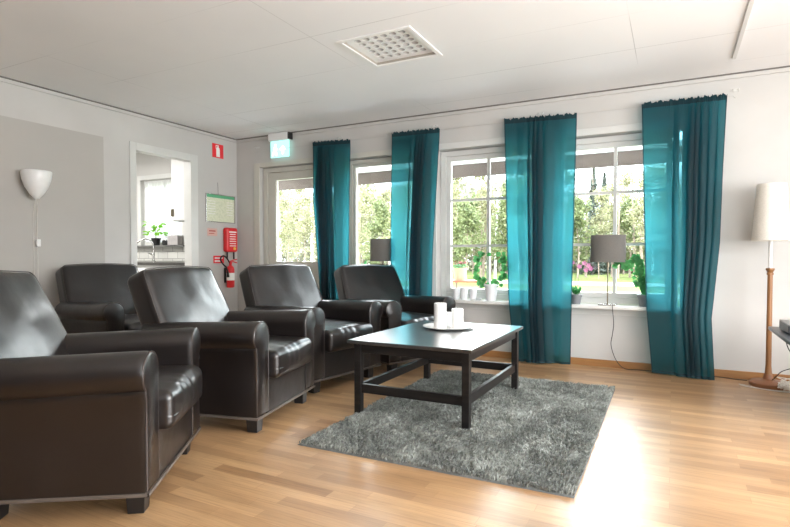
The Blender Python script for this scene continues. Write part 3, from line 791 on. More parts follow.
tube(bm, spline([(-.468,4.96,.562),(-.455,4.925,.556),(-.448,4.915,.50),(-.442,4.93,.40),(-.458,5.01,.30),(-.47,5.03,.20),(-.43,5.02,.08),(-.36,5.0,.012),(-.25,5.02,.006),(-.1,5.03,.006),(.1,5.03,.006),(.33,5.03,.006),(.45,4.99,.006),(.53,4.985,.006)], 8), .0032, 6)
o = obj('lamp_cord', bm, 'cable'); tag(o, 'black cord running from the sill lamp down the wall and along the baseboard', 'cord')

# ------------------------------------------------------------------ floor lamp
fl = thing('floor_lamp', 'wooden pole floor lamp with ivory tapered shade right of the curtains', 'lamp', (.651,4.87,0))
bm = bmesh.new(); lathe(bm, [(.118,0),(.122,.008),(.122,.028),(.112,.038),(.05,.044),(.034,.055),(.03,.075),(.026,.09)], 40); obj('base', bm, 'lampwood_dark', fl)
bm = bmesh.new(); lathe(bm, [(.024,.09),(.021,.13),(.019,.16),(.018,.5),(.017,.82),(.017,.835),(.023,.842),(.023,.852),(.018,.858),(.024,.87),(.030,.880),(.028,.888),(.01,.892)], 24); obj('pole', bm, 'lampwood', fl)
bm = bmesh.new(); lathe(bm, [(.013,.888),(.013,1.11),(.006,1.12),(.006,1.3)], 16); obj('neck', bm, 'plastic', fl)
bm = bmesh.new(); lathe(bm, [(.123,1.094),(.094,1.518),(.091,1.518),(.120,1.094),(.123,1.094)], 48, cap0=False, cap1=False); s = obj('lamp_shade', bm, 'ivoryshade', fl)
bm = bmesh.new()
for a in (0, 2*PI/3, 4*PI/3): tube(bm, [(0,0,1.3),(.108*math.cos(a), .108*math.sin(a), 1.29)], .002, 5)
obj('shade_ring', bm, 'chrome', s)

# ------------------------------------------------------------------ media table at the right edge, with boxes and cables
mt = thing('media_table', 'dark glass topped media table cut by the right picture edge', 'table', (1.2,4.02,0))
bm = bmesh.new(); rbox(bm, (0,0,.488), (.615,.41,.012), .008, 2); obj('glass_top', bm, 'darkglass', mt)
bm = bmesh.new(); rbox(bm, (.1,.03,.16), (.46,.34,.008), .006, 2); obj('lower_shelf', bm, 'darkglass', mt)
for sx_, sy in ((-.32,-.33),(-.32,.33),(.55,-.33),(.55,.33)):
    bm = bmesh.new(); tube(bm, [(sx_,sy,0),(sx_,sy,.476)], .018, 12); obj('leg', bm, 'chrome', mt)
k = thing('media_player', 'flat black media player on the dark glass table', 'media player', (.87,4.16,.5005))
obj('body', bbox_bm((-.24,.2,-.17,.15,.006,.052)), 'blackplastic', k, smooth=False, bevel=.004)
obj('top_cover', bbox_bm((-.24,.2,-.17,.15,.053,.060)), 'shelfgrey', k, smooth=False, bevel=.002)
for a in (-.2,.16):
    for b in (-.14,.12): obj('foot', bbox_bm((a-.012,a+.012,b-.012,b+.012,0,.006)), 'black', k, smooth=False)
def cord(name, label, pts, m, r=.003):
    bm = bmesh.new(); tube(bm, spline(pts, 8), r, 6); o = obj(name, bm, m); return tag(o, label, 'cord')
cord('power_cord', 'black cord hanging in a loop below the dark glass table', [(.66,4.25,.474),(.66,4.24,.42),(.68,4.2,.36),(.74,4.18,.31),(.85,4.2,.29),(.97,4.25,.33)], 'cable')
cord('power_cord', 'black cord rising from the floor lamp base towards the media table', [(.672,4.84,.052),(.69,4.80,.09),(.72,4.72,.15),(.80,4.62,.20),(.92,4.5,.23)], 'cable')
rnd = random.Random(12)
for q, lab in enumerate(('white cable tangled highest in the heap by the lamp base', 'white cable looped lowest in the heap by the lamp base', 'white cable spilling over the right of the heap by the lamp base')):
    pts = []
    for i in range(14): pts.append((.755+.05*math.cos(i*1.9+q*2)+rnd.uniform(-.03,.03), 4.70+.06*math.sin(i*1.3+q)+rnd.uniform(-.03,.03), .008+.05*abs(math.sin(i*.8+q))+(.05 if q == 0 else 0)*abs(math.sin(i*.5))))
    o = cord('white_cable', lab, pts, 'whitecable', .0035); o['group'] = 'white cables heaped by the floor lamp'
o = cord('white_cable', 'white cable lying flat on the floor in front of the lamp base', [(.80,4.72,.006),(.70,4.70,.005),(.60,4.72,.005),(.50,4.76,.005),(.46,4.82,.005),(.50,4.80,.005),(.56,4.74,.005),(.68,4.685,.005),(.82,4.69,.006)], 'whitecable', .003)

# ------------------------------------------------------------------ wall sconce
sc = thing('wall_sconce', 'white half-cone wall sconce above the nearest armchair', 'wall lamp', (XL+.004,2.62,1.455))
bm = bmesh.new()
prof = [(.004,0),(.02,.006),(.05,.04),(.085,.10),(.105,.16),(.114,.225),(.112,.23)]
n = 40; rings = []
for r, z in prof + [(r-.004, z+.003) for r, z in prof[::-1] if r > .01]:
    rings.append([(.118+r*math.cos(2*PI*i/n), r*math.sin(2*PI*i/n), z) for i in range(n)])
loft(bm, rings, True, True); obj('shade', bm, 'plastic', sc)
bm = bmesh.new(); tube(bm, [(0,0,.205),(.012,0,.205)], .02, 14); tube(bm, [(.01,-.0,.205),(.06,0,.2)], .006, 8); obj('bracket', bm, 'chrome', sc)
bm = bmesh.new(); tube(bm, spline([(.11,.0,.01),(.07,.03,-.05),(.02,.055,-.12),(.008,.06,-.32),(.006,.062,-.5),(.006,.06,-.9),(.006,.06,-1.3)],5), .0022, 6)
tube(bm, spline([(.105,.0,.01),(.05,.02,-.04),(.008,.03,-.12),(.006,.032,-.4),(.006,.03,-.9),(.006,.03,-1.3)],5), .0018, 6)
cb = obj('cable', bm, 'whitecable', sc)
bm = bmesh.new(); rbox(bm, (.018,.06,-.362), (.015,.016,.032), .006, 2); obj('switch', bm, 'plastic', cb)

# ------------------------------------------------------------------ safety things on the left wall
X0 = XL
def plate(bm, y0, y1, z0, z1, x=0.001, t=.003): box(bm, X0+x, X0+x+t, y0, y1, z0, z1)
s = thing('extinguisher_sign', 'red sign with white extinguisher pictogram high on the wall', 'sign', (X0,4.755,2.236))
def lb(bm, y0, y1, z0, z1, x, t=.0015): box(bm, x, x+t, y0, y1, z0, z1)
bm = bmesh.new(); lb(bm, -.087,.087,-.082,.082,.0005,.003); obj('panel', bm, 'redsign', s, smooth=False)
bm = bmesh.new(); x = .0045
loft(bm, [[(x, .028*c, z*1.0-.01) for c, z in ((-1,-.06),(1,-.06),(1,.025),(.75,.045),(.4,.055),(-.4,.055),(-.75,.045),(-1,.025))],
          [(x+.001, .028*c, z-.01) for c, z in ((-1,-.06),(1,-.06),(1,.025),(.75,.045),(.4,.055),(-.4,.055),(-.75,.045),(-1,.025))]])
lb(bm, -.008,.008,.046,.060,x); lb(bm, -.03,.012,.058,.066,x); lb(bm, -.036,-.028,.02,.066,x)
obj('pictogram', bm, 'signwhite', s, smooth=False)
s = thing('evacuation_plan', 'framed pale green evacuation plan on the wall above the fire blanket', 'plan', (X0,4.785,1.55))
bm = bmesh.new()
for b in ((-.232,-.222,-.165,.168),(.222,.232,-.165,.168),(-.222,.222,.160,.168),(-.222,.222,-.165,-.157)): lb(bm, *b, .001, .016)
obj('frame', bm, 'chrome', s, smooth=False)
bm = bmesh.new(); lb(bm, -.222,.222,-.157,.160,.001,.005)
sh = obj('sheet', bm, 'map', s, smooth=False)
bm = bmesh.new(); lb(bm, -.222,.222,.125,.160,.0065,.001); obj('header_band', bm, 'signgreen', sh, smooth=False)
bm = bmesh.new()
for q in range(6): lb(bm, -.20,-.08,.08-q*.03,.086-q*.03,.0065,.001); lb(bm, .10,.20,.08-q*.03,.086-q*.03,.0065,.001)
obj('text_block', bm, 'signwhite', sh, smooth=False)
o = bmesh.new(); tube(o, [(X0+.004,4.745,1.86),(X0+.004,4.75,1.80),(X0+.004,4.752,1.72)], .0018, 5)
o = obj('thin_wire', o, 'black'); tag(o, 'thin dark wire pinned to the wall above the evacuation plan', 'wire')
s = thing('fire_notice', 'small faded red and pink notice left of the fire blanket', 'sign', (X0,4.655,1.267))
bm = bmesh.new(); lb(bm, -.077,.077,-.045,.045,.0005,.002); obj('panel', bm, mat('faded_pink', (.66,.42,.36), .6), s, smooth=False)
bm = bmesh.new(); lb(bm, -.05,.05,.006,.02,.003,.001); lb(bm, -.05,.03,-.02,-.012,.003,.001); obj('print', bm, mat('faded_red', (.42,.06,.05), .6), s, smooth=False)
s = thing('fire_blanket', 'red fire blanket case with white print on the wall', 'fire blanket', (X0,4.91,1.03))
bm = bmesh.new(); rbox(bm, (.04,0,.15), (.038,.095,.148), .028, 5); obj('case', bm, 'red', s)
bm = bmesh.new()
rnd = random.Random(5)
for q in range(7):
    z = .245-.028*q; w_ = (.06 if q == 0 else rnd.uniform(.035,.055)); lb(bm, -w_, w_, z-(.007 if q == 0 else .004), z+(.007 if q == 0 else .004), .0785, .001)
obj('print', bm, 'signwhite', s, smooth=False)
bm = bmesh.new(); lb(bm, .01,.05,.03,.06,.0785,.001); obj('emblem', bm, mat('yellow_print', (.75,.5,.08), .5), s, smooth=False)
for dy in (-.055,.055):
    bm = bmesh.new(); rbox(bm, (.04, dy, -.035), (.006,.010,.05), .004, 2); obj('pull_strap', bm, 'black', s)
s = thing('extinguisher_notice', 'red and white notice on the wall behind the fire extinguisher hose', 'sign', (X0,4.755,.943))
bm = bmesh.new(); lb(bm, -.085,.085,-.045,.045,.0005,.002); obj('panel', bm, 'redsign', s, smooth=False)
bm = bmesh.new(); lb(bm, -.065,.065,.010,.024,.003,.001); lb(bm, -.065,.02,-.028,-.01,.003,.001); obj('print', bm, 'signwhite', s, smooth=False)
s = thing('fire_extinguisher', 'small red fire extinguisher with looped black hose hung on the wall', 'fire extinguisher', (X0+.085,4.86,.60))
bm = bmesh.new(); lathe(bm, [(.02,0),(.040,.004),(.047,.015),(.047,.22),(.042,.245),(.028,.262),(.018,.27),(.018,.275)], 32); b = obj('cylinder', bm, 'red', s)
bm = bmesh.new(); lathe(bm, [(.0475,.09),(.0475,.18)], 32, cap0=False, cap1=False)
obj('label_band', bm, 'signwhite', b)
bm = bmesh.new(); lathe(bm, [(.014,.275),(.018,.285),(.018,.305),(.009,.312)], 16); tube(bm, [(0,-.02,.31),(.02,.03,.315),(.03,.08,.30)], .007, 8); tube(bm, [(0,-.02,.318),(.02,.03,.335),(.03,.08,.345)], .006, 8); obj('valve', bm, 'red', s)
bm = bmesh.new(); tube(bm, spline([(0,-.01,.30),(.0,-.06,.36),(.01,-.12,.385),(.02,-.17,.37),(.02,-.175,.33),(.02,-.13,.28),(.02,-.09,.25),(.02,-.065,.20)],6), .009, 8); tube(bm, [(.02,-.065,.20),(.02,-.06,.13)], [.011,.017], 10); obj('hose', bm, 'black', s)
obj('wall_bracket', bbox_bm((-.085,-.042,-.02,.02,.06,.24)), 'blackplastic', s, smooth=False)

# exit sign
s = thing('exit_sign', 'lit pale green emergency exit sign with grey housing above the terrace door', 'sign', (-4.115,YW-.11,2.33))
bm = bmesh.new(); rbox(bm, (0,.06,.05), (.145,.045,.045), .012, 3); obj('housing', bm, 'grille', s)
bm = bmesh.new(); rbox(bm, (.150,.06,.05), (.012,.04,.04), .008, 3); obj('end_cap', bm, 'blackplastic', s)
pn = obj('lit_panel', bbox_bm((-.135,.135,.055,.063,-.185,.006)), 'exit', s, smooth=False)
bm = bmesh.new(); y0, y1 = .051, .0545
# running figure
def quadp(pts): 
    a = [bm.verts.new((p[0], y0, p[1])) for p in pts]; b_ = [bm.verts.new((p[0], y1, p[1])) for p in pts]
    bm.faces.new(a); bm.faces.new(b_[::-1])
    for i in range(len(a)): bm.faces.new((a[i], b_[i], b_[(i+1)%len(a)], a[(i+1)%len(a)]))
cxx, czz = -.062, -.045
quadp([(cxx+.014*math.cos(q*PI/5), czz+.014*math.sin(q*PI/5)) for q in range(10)])
quadp([(-.085,-.065),(-.055,-.062),(-.06,-.115),(-.088,-.112)])
quadp([(-.06,-.07),(-.025,-.09),(-.03,-.10),(-.06,-.085)])
quadp([(-.088,-.11),(-.07,-.112),(-.098,-.165),(-.11,-.158)])
quadp([(-.075,-.112),(-.060,-.105),(-.035,-.14),(-.045,-.165),(-.055,-.16)])
quadp([(.0,-.10),(.045,-.055),(.09,-.10),(.058,-.10),(.058,-.15),(.032,-.15),(.032,-.10)])
obj('pictogram', bm, 'exitwhite', pn, smooth=False)

# ------------------------------------------------------------------ ceiling grille
g = thing('ceiling_vent', 'square white ceiling vent with a grid of round holes', 'vent', (gx0,gy0,H))
bm = bmesh.new(); e = .030; s_ = gs
for b in ((0,s_,0,e),(0,s_,s_-e,s_),(0,e,e,s_-e),(s_-e,s_,e,s_-e)): box(bm, b[0], b[1], b[2], b[3], -.009, .0-.0005)
obj('frame', bm, 'grille', g, smooth=False)
bm = bmesh.new(); q = e-.002; w_ = s_-2*e+.004; hh = .045
for b in ((q-.006,q,q,q+w_),(q+w_,q+w_+.006,q,q+w_),(q,q+w_,q-.006,q),(q,q+w_,q+w_,q+w_+.006)): box(bm, *b, 0, hh)
obj('inner_edge', bm, 'grillebrown', g, smooth=False)
bm = bmesh.new(); cup = bmesh.new(); NC = 6; mg = .045; x0 = q+mg; cs = (w_-2*mg)/NC; zp = .018
for b in ((q,q+w_,q,q+mg),(q,q+w_,q+w_-mg,q+w_),(q,q+mg,q+mg,q+w_-mg),(q+w_-mg,q+w_,q+mg,q+w_-mg)):
    v = [bm.verts.new((b[a], b[c_], zp)) for a, c_ in ((0,2),(1,2),(1,3),(0,3))]; bm.faces.new(v)
for i in range(NC):
    for jj in range(NC):
        cx_, cy_ = x0+(i+.5)*cs, x0+(jj+.5)*cs; r = cs*.36; n = 16; A, B = [], []
        for t_ in range(n):
            a = 2*PI*(t_)/n; c_, d_ = math.cos(a), math.sin(a); k_ = (cs/2)/max(abs(c_), abs(d_))
            A.append(bm.verts.new((cx_+c_*k_, cy_+d_*k_, zp))); B.append(bm.verts.new((cx_+c_*r, cy_+d_*r, zp)))
        for t_ in range(n): bm.faces.new((A[t_], A[(t_+1)%n], B[(t_+1)%n], B[t_]))
        lathe(cup, [(r,zp),(r*.8,zp+.03),(r*.3,zp+.04)], 16, (cx_,cy_,0), cap0=False, cap1=True)
fp = obj('face_plate', bm, 'grille', g, smooth=False); obj('hole_cups', cup, 'grillehole', fp)

# ------------------------------------------------------------------ sill things
SZ = ZS+.0185
# ivy wreath
k = thing('ivy_wreath', 'ivy trained into a ring in a white pot on the left large sill', 'potted ivy', (-1.545,5.0,SZ))
pot(k, .045, .066, .16, 'potwhite')
V, F = [], []; bs = bmesh.new(); pts = []
for i in range(40):
    a = -PI/2 + .18 + (2*PI-.36)*i/39; pts.append((.155*math.cos(a), .01*math.sin(3*a), .305+.155*math.sin(a)))
tube(bs, [(0.01,0,.14)]+pts+[(-.01,0,.14)], .003, 5); obj('stems', bs, 'stem', k)
rnd = random.Random(9)
for i in range(95):
    p = Vector(pts[rnd.randrange(len(pts))])
    if abs(p.x) < .09 and p.z > .4 and rnd.random() < .8: continue
    d_ = Vector((rnd.uniform(-1,1), rnd.uniform(-.6,.3), rnd.uniform(-1,1)))
    leaf_shape(V, F, p+d_*.012, d_, (0,-1,.3), rnd.uniform(.036,.056), .95)
pyobj('foliage', V, F, 'leaf', k, True)
# orchid
k = thing('potted_orchid', 'purple orchid in a grey pot on the sill left of the grey lamp', 'orchid', (-.762,5.0,SZ))
pot(k, .036, .046, .085, 'potgrey')
V, F = [], []
for i in range(9):
    a = i*2.4; leaf_shape(V, F, (0,0,.08), (math.cos(a)*.6, math.sin(a)*.5, .9), (math.cos(a),math.sin(a),-.2), .09, .55)
pyobj('foliage', V, F, 'leaf', k, True)
bs = bmesh.new(); st = spline([(0,0,.08),(.015,0,.2),(.03,-.01,.30),(.07,-.015,.355),(.115,-.02,.335)],6); tube(bs, st, .002, 5); tube(bs, spline([(0,0,.08),(-.01,0,.2),(.0,-.01,.32),(-.03,-.01,.37)],5), .002, 5); obj('stems', bs, 'stem', k)
V, F = [], []
for (px, pz) in ((.07,.365),(.105,.345),(.125,.315),(-.03,.37),(-.055,.34),(.03,.335),(.085,.305)):
    for q in range(5):
        a = q*2*PI/5+px*20; leaf_shape(V, F, (px,-.02,pz), (math.cos(a),-.2,math.sin(a)), (0,-1,0), .023, .9)
pyobj('flowers', V, F, 'orchid', k, True)
# trailing ivy on the right
k = thing('potted_ivy', 'bushy green ivy in a grey pot, partly behind the right curtain', 'potted ivy', (-.205,5.0,SZ))
pot(k, .042, .055, .10, 'potgrey')
V, F = [], []; bs = bmesh.new()
for i in range(9):
    a = rnd.uniform(0,2*PI); hh_ = rnd.uniform(.12,.40); dx = rnd.uniform(-.22,.05)
    st = spline([(0,0,.09),(dx*.3,-.01,.09+hh_*.5),(dx*.8,-.015,.09+hh_*.95),(dx*1.1,-.02,.09+hh_*.85)],5); tube(bs, st, .002, 5)
    for q in range(20):
        p = st[rnd.randrange(3, len(st))]; d_ = Vector((rnd.uniform(-1,1), rnd.uniform(-.6,.2), rnd.uniform(-1,.8)))
        leaf_shape(V, F, p, d_, (0,-1,.4), rnd.uniform(.028,.044), .9)
obj('stems', bs, 'stem', k); pyobj('foliage', V, F, 'leaf', k, True)
# small green plant in the narrow window
k = thing('potted_plant', 'low green plant on the narrow window sill behind the farthest armchair', 'plant', (-3.0,5.0,SZ))
pot(k, .05, .065, .12, 'potwhite')
V, F = [], []
for i in range(70):
    a = rnd.uniform(0,2*PI); e_ = rnd.uniform(.2,1.3); d_ = Vector((math.cos(a)*math.cos(e_), .55*math.sin(a)*math.cos(e_), math.sin(e_)))
    leaf_shape(V, F, Vector((0,0,.12))+d_*rnd.uniform(.05,.22), d_+Vector((0,0,-.4)), (0,-1,.6), rnd.uniform(.04,.07), .7)
pyobj('foliage', V, F, 'leaf', k, True)
bs = bmesh.new()
for i in range(10):
    a = i*.63; tube(bs, [(0,0,.10),(math.cos(a)*.06,math.sin(a)*.03,.26),(math.cos(a)*.12,math.sin(a)*.06,.30)], .002, 5)
obj('stems', bs, 'stem', k)
# votive cups
for x, y, h, l in ((-1.90,5.0,.11,'white ribbed votive cup farthest left on the sill'),(-1.815,4.985,.12,'white ribbed votive cup second from the left on the sill'),(-1.73,5.01,.11,'white ribbed votive cup between second cup and the ivy pot')):
    bm = bmesh.new(); n = 36; rings = []
    for r, z in ((.026,0),(.030,.01),(.036,h),(.033,h),(.028,.012)): rings.append([((r+.0012*math.cos(i*PI))*math.cos(2*PI*i/n), (r+.0012*math.cos(i*PI))*math.sin(2*PI*i/n), z) for i in range(n)])
    loft(bm, rings); o = obj('votive_cup', bm, 'potwhite'); o.location = (x,y,SZ); tag(o, l, 'candle cup', 'white votive cups on the sill')
o = obj('small_box', bbox_bm((-.025,.025,-.012,.012,0,.022)), noisy('grey_card', (.40,.42,.42), (.5,.52,.52), 30, .6), None, smooth=False, bevel=.003); o.location = (-1.655,4.965,SZ); tag(o, 'tiny grey box on the sill left of the ivy pot', 'box')

# ------------------------------------------------------------------ outdoors
GZ = -.30
def quad_plane(name, pts, m, label, cat):
    o = pyobj(name, pts, [tuple(range(len(pts)))], m); return tag(o, label, cat, None, 'structure')
quad_plane('lawn', [(-90,YO,GZ),(60,YO,GZ),(60,120,GZ),(-90,120,GZ)], 'lawn', 'sunlit spring lawn outside the windows', 'lawn')
quad_plane('gravel_path', [(-60,25.2,GZ+.01),(30,25.2,GZ+.01),(30,28.6,GZ+.01),(-60,28.6,GZ+.01)], 'gravel', 'pale gravel path across the lawn', 'path')
quad_plane('gravel_path.001', [(-60,19.4,GZ+.01),(30,17.4,GZ+.01),(30,20.4,GZ+.01),(-60,21.2,GZ+.01)], 'gravel', 'pale sandy strip nearer on the lawn', 'path')
o = struct('terrace', bbox_bm((-9,3,YO,8.2,GZ,-.06)), 'deck', 'paved terrace outside the windows', 'terrace', smooth=False)
# awning
aw = thing('awning', 'rolled taupe awning with hanging valance outside the windows', 'awning', (-2.2,5.5,1.83))
obj('valance', bbox_bm((-2.35,2.45,-.004,.004,.0,.145)), 'awning', aw, smooth=False)
bm = bmesh.new(); rbox(bm, (.05,0,.165), (2.42,.045,.028), .012, 3); obj('front_bar', bm, 'awncase', aw)
bm = bmesh.new(); tube(bm, [(-2.36,.0,.143),(2.46,0,.143)], .006, 8); obj('roller', bm, 'bark', aw)
bm = bmesh.new(); rbox(bm, (.05,-.14,.62), (2.42,.075,.06), .02, 3); obj('cassette', bm, 'awncase', aw)
for x in (-1.5,1.4):
    bm = bmesh.new(); tube(bm, [(x,-.12,.60),(x,0,.18)], .012, 8); obj('arm', bm, 'awncase', aw)
# garden table and flower pot
gt = thing('garden_table', 'orange-red garden table outside the left large window', 'garden table', (-2.30,6.45,-.06))
obj('tabletop', bbox_bm((-.24,.24,-.17,.17,.715,.74)), 'orange', gt, smooth=False, bevel=.003)
for a in (-.2,.2):
    for b in (-.13,.13): bm = bmesh.new(); tube(bm, [(a,b,0),(a,b,.715)], .014, 8); obj('leg', bm, 'bark', gt)
fp_ = thing('flower_pot', 'cream pot of pink flowers on the orange-red garden table', 'flower pot', (-2.385,6.40,.6805))
pot(fp_, .065, .088, .155, 'potcream')
V, F = [], []; V2, F2 = [], []
for i in range(60):
    a = rnd.uniform(0,2*PI); r_ = rnd.uniform(0,.10); p = Vector((r_*math.cos(a), r_*math.sin(a), .15+rnd.uniform(0,.045)))
    leaf_shape(V, F, p, (math.cos(a),math.sin(a),.3), (0,0,1), .04, .8)
for i in range(34):
    a = rnd.uniform(0,2*PI); r_ = rnd.uniform(0,.10); p = Vector((r_*math.cos(a), r_*math.sin(a), .20+rnd.uniform(-.005,.03)))
    for q in range(4): leaf_shape(V2, F2, p, (math.cos(q*1.6+a),math.sin(q*1.6+a),.3), (0,0,1), .022, 1)
pyobj('foliage', V, F, 'leaf', fp_, True); pyobj('flowers', V2, F2, 'pink', fp_, True)

# trees
def quadleaf(V, F, p, s, rnd):
    n = Vector((rnd.uniform(-1,1), rnd.uniform(-1,1), rnd.uniform(-.4,1))).normalized(); t = n.orthogonal().normalized(); b = n.cross(t)
    a = rnd.uniform(0,PI); u = t*math.cos(a)+b*math.sin(a); w = n.cross(u); k_ = len(V)
    V += [tuple(p+u*s), tuple(p+w*s*.55), tuple(p-u*s), tuple(p-w*s*.55)]; F.append((k_,k_+1,k_+2,k_+3))
def tree(kind, label, cat='tree', seed=0, H_=7., spread=1.6, leaves=2200, lm='springleaf', tm='birch', r=.08, z0=.25, size=.10, group='trees beyond the lawn'):
    rnd = random.Random(seed); t = thing(kind, label, cat, (0,0,GZ), 0, group)
    bm = bmesh.new(); bend = [(.25*math.sin(q*.9+seed)*q/8, .2*math.cos(q*.7+seed)*q/8, H_*q/8) for q in range(9)]
    tube(bm, bend, [r*(1-.85*q/8) for q in range(9)], 8); tips = []
    for q in range(26 if kind != 'spruce_tree' else 0):
        f = z0+ (1-z0)*rnd.random(); zi = f*H_; i = min(7, int(f*8)); p = Vector(bend[i]).lerp(Vector(bend[i+1]), f*8-i)
        a = rnd.uniform(0,2*PI); l = spread*(1.15-f)*rnd.uniform(.5,1)
        e = p + Vector((math.cos(a)*l, math.sin(a)*l, l*.55)); tube(bm, [p, p.lerp(e,.5)+Vector((0,0,.05)), e], [r*.3,r*.2,.008], 5); tips.append((p,e))
    obj('trunk', bm, tm, t, smooth=True)
    V, F = [], []
    for q in range(leaves):
        if kind == 'spruce_tree':
            f = rnd.random()**1.5; z = .4 + (H_-.2)*f; rad = spread*(1-f)*(.55+.45*((z*2.3) % 1)) ; a = rnd.uniform(0,2*PI); rr = rad*math.sqrt(rnd.random())
            p = Vector((rr*math.cos(a), rr*math.sin(a), z-rr*.35))
        else:
            p0, p1 = tips[rnd.randrange(len(tips))]; p = p0.lerp(p1, rnd.uniform(.3,1.1)) + Vector((rnd.gauss(0,.22), rnd.gauss(0,.22), rnd.gauss(0,.22)))
        quadleaf(V, F, p, size*rnd.uniform(.6,1.3), rnd)
    pyobj('foliage', V, F, lm, t)
    return t
LB = 'slender white-trunked birch with sparse spring leaves'
protoB = tree('birch_tree', LB, seed=1, H_=7.2, spread=1.3, leaves=1500, lm='springleaf', tm='birch', r=.085, size=.075)
protoP = tree('young_tree', 'pale leafy young birch with thin trunk', seed=2, H_=6.2, spread=1.5, leaves=2000, lm='springpale', tm='bark', r=.05, size=.085)
protoG = tree('leafy_tree', 'round fresh green leafy tree', seed=3, H_=6.0, spread=2.1, leaves=3400, lm='paleleaf', tm='bark', r=.09, z0=.15, size=.12)
protoS = tree('spruce_tree', 'narrow dark green spruce', seed=4, H_=8., spread=1.5, leaves=3600, lm='conifer', tm='bark', r=.09, size=.12)
protos = {'B':(protoB,[0]), 'P':(protoP,[0]), 'G':(protoG,[0]), 'S':(protoS,[0])}
names = {'B':'slender white-trunked birch outside, beyond the glass', 'P':'pale leafy young tree with thin grey trunk outside, beyond the glass', 'G':'round fresh green tree outside, beyond the glass', 'S':'narrow dark green spruce outside, beyond the glass'}
groups = {'B':'slender birches outside', 'P':'pale young trees outside', 'G':'green leafy trees outside', 'S':'dark spruces outside'}
def put(kd, x, y, s=1.):
    pr, c_ = protos[kd]; rz = random.uniform(0,2*PI)
    if not c_[0]:
        o = pr; o.location = (x,y,GZ); o.rotation_euler = (0,0,rz); c_[0] = 1; o['label'] = names[kd]; o['group'] = groups[kd]
    else: o = dup(pr, (x,y,GZ), rz, names[kd], groups[kd])
    o.scale = (s,s,s*random.uniform(.9,1.1))
random.seed(21)
# polar placement: azimuth tan = x/y from the room
for (az, y, kd, s) in [(-.87,11,'B',.62),(-.80,13,'P',.66),(-.83,15,'B',.75),(-.75,14,'P',.7),(-.93,14,'G',.6),(-1.0,12,'B',.6),
                       (-.70,12,'B',.62),(-.66,15,'G',.7),(-.61,12.5,'P',.64),(-.58,16,'B',.8),(-.55,14,'G',.62),(-.52,12,'B',.58),(-.64,19,'P',.95),
                       (-.47,18,'G',.8),(-.43,16,'P',.72),(-.40,19,'G',.85),(-.37,15.5,'P',.62),(-.345,20,'G',.85),(-.31,17,'P',.7),(-.28,21,'G',.85),(-.255,19,'B',.75),
                       (-.21,31,'G',.9),(-.17,36,'P',1.0),(-.15,33,'G',.75),(-.125,41,'S',.95),(-.107,44,'S',1.0),(-.115,34,'P',.75),(-.09,37,'P',.95),(-.065,36,'G',.8),(-.075,42,'P',1.15),
                       (-.045,33,'P',.98),(-.03,40,'B',1.25),(-.015,35,'P',1.0),(0.,38,'G',.95),(.03,36,'P',.9),(.06,34,'G',.9),(.1,37,'P',.95),(.15,36,'G',.9),(.2,35,'P',.9),
                       (-.235,27,'G',.95),(-.385,14.5,'P',.8),(-.36,13.5,'G',.6),(-.33,15,'P',.85),(-.27,15,'G',.7),(-.41,14,'B',.75),(-.44,13.5,'P',.75),(-.49,15,'B',.75),(-.535,15.5,'P',.8),(-.595,15,'P',.78),(-.77,16,'P',.85),(-.86,16,'P',.85),(-.19,40,'S',.95),(-1.1,14,'G',.7),(-1.2,15,'P',.8),(-1.3,14,'G',.75)]:
    if y < 30 and az < -.24: y *= 1.9; s *= 1.12
    put(kd, az*y, y, s)
# woodland brush behind
V, F = [], []; rnd = random.Random(77)
for i in range(42000):
    az = rnd.uniform(-1.5,.35); 
    near = az < -.24
    y = rnd.uniform(42,50) if near else rnd.uniform(44,52)
    hmax = 9.6 if near else 5.4
    z = GZ + hmax*rnd.random()**.95*(.8+.3*mnoise.noise(Vector((az*14,0,0))))
    quadleaf(V, F, Vector((az*y, y, z)), rnd.uniform(.16,.34), rnd)
o = pyobj('woodland_thicket', V, F, 'brush'); tag(o, 'dense pale woodland undergrowth behind the trees', 'thicket', None, 'stuff')
# slim bare trunks in the thicket
for i in range(34):
    az = rnd.uniform(-.98,-.27) if i < 26 else rnd.uniform(-.2,.0); y = rnd.uniform(26,38) if i < 26 else rnd.uniform(33,37)
    bm = bmesh.new(); hh_ = rnd.uniform(5,6.5); b0 = rnd.uniform(-.3,.3); tube(bm, [(0,0,0),(b0*.4,0,hh_*.5),(b0,0,hh_)], [.09,.065,.02], 6)
    o = obj('bare_trunk', bm, 'birch' if i % 2 and i < 26 else 'bark'); o.location = (az*y, y, GZ)
    tag(o, 'thin bare tree trunk standing among the undergrowth outside', 'tree trunk', 'thin bare trunks outside')

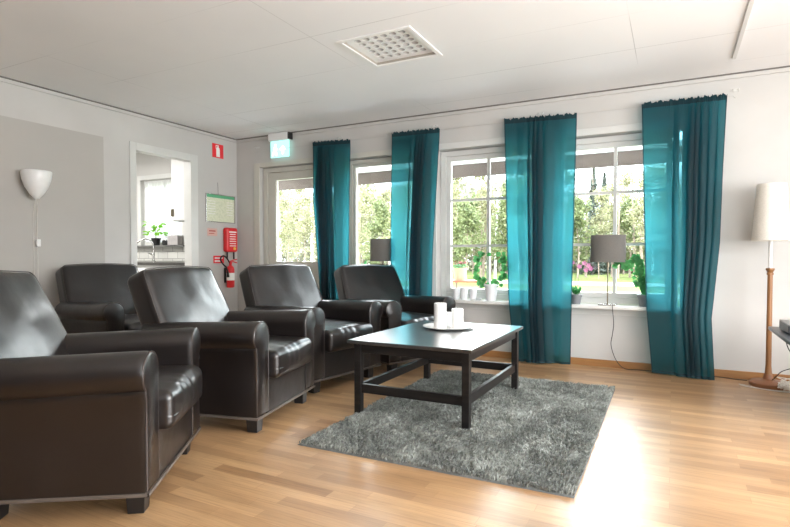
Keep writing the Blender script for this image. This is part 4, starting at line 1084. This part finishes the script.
# ------------------------------------------------------------------ light
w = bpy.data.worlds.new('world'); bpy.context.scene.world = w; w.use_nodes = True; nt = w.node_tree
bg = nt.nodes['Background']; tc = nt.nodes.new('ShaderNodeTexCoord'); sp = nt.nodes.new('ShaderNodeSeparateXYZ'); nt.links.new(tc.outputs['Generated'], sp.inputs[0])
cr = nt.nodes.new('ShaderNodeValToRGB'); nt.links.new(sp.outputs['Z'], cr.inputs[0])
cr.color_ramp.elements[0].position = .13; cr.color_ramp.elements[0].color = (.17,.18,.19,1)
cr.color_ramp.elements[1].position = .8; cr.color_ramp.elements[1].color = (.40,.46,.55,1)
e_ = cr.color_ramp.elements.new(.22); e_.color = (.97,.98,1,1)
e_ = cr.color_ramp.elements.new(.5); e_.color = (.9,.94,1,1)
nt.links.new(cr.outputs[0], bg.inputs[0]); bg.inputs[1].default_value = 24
def light(kind, name, loc, rot, energy, color=(1,1,1), size=1, size_y=None, angle=None):
    l = bpy.data.lights.new(name, kind); l.energy = energy; l.color = color
    if kind == 'AREA':
        l.size = size
        if size_y: l.shape = 'RECTANGLE'; l.size_y = size_y
    if angle: l.angle = angle
    o = bpy.data.objects.new(name, l); C.objects.link(o); o.location = loc; o.rotation_euler = rot; return o
light('SUN', 'sun', (0,-10,20), (math.radians(42),0,math.radians(25)), 3.0, (1,.95,.86), angle=.01)
light('AREA', 'right_window_light', (XR-.02,2.1,1.4), (0,math.radians(90),0), 185, (1,.99,.97), 1.5, 2.8)
light('AREA', 'rear_fill_light', (.4,YB+.1,1.45), (math.radians(90),0,0), 3, (1,.985,.96), 4.5, 1.6)  # added fill from behind the camera; the rear wall has no window
light('AREA', 'kitchen_fill_light', (-6.4,3.4,H-.05), (0,0,0), 95, (1,.98,.95), 1.2, .8)  # unseen lamp added to brighten the kitchen
light('AREA', 'ceiling_fill_light', (1.3,.5,1.0), (math.radians(180-28),0,math.radians(40)), 175, (.95,.98,1), 2.5, 1.5)  # added upward fill to brighten the ceiling, no fixture there

# ------------------------------------------------------------------ camera
cam = bpy.data.cameras.new('camera'); co = bpy.data.objects.new('camera', cam); C.objects.link(co)
co.location = (0,0,.974); co.rotation_euler = (PI/2-.0266, 0, .4771)
cam.sensor_width = 36; cam.lens = 537.03*36/790; cam.shift_y = 7.64/790; cam.clip_start = .05; cam.clip_end = 400
sc_ = bpy.context.scene; sc_.camera = co
sc_.view_settings.view_transform = 'Standard'; sc_.view_settings.look = 'None'; sc_.view_settings.exposure = 0; sc_.view_settings.gamma = 1
sc_.cycles.use_denoising = True
sc_.cycles.max_bounces = 10; sc_.cycles.transparent_max_bounces = 16; sc_.cycles.diffuse_bounces = 5
sc_.cycles.sample_clamp_indirect = 8
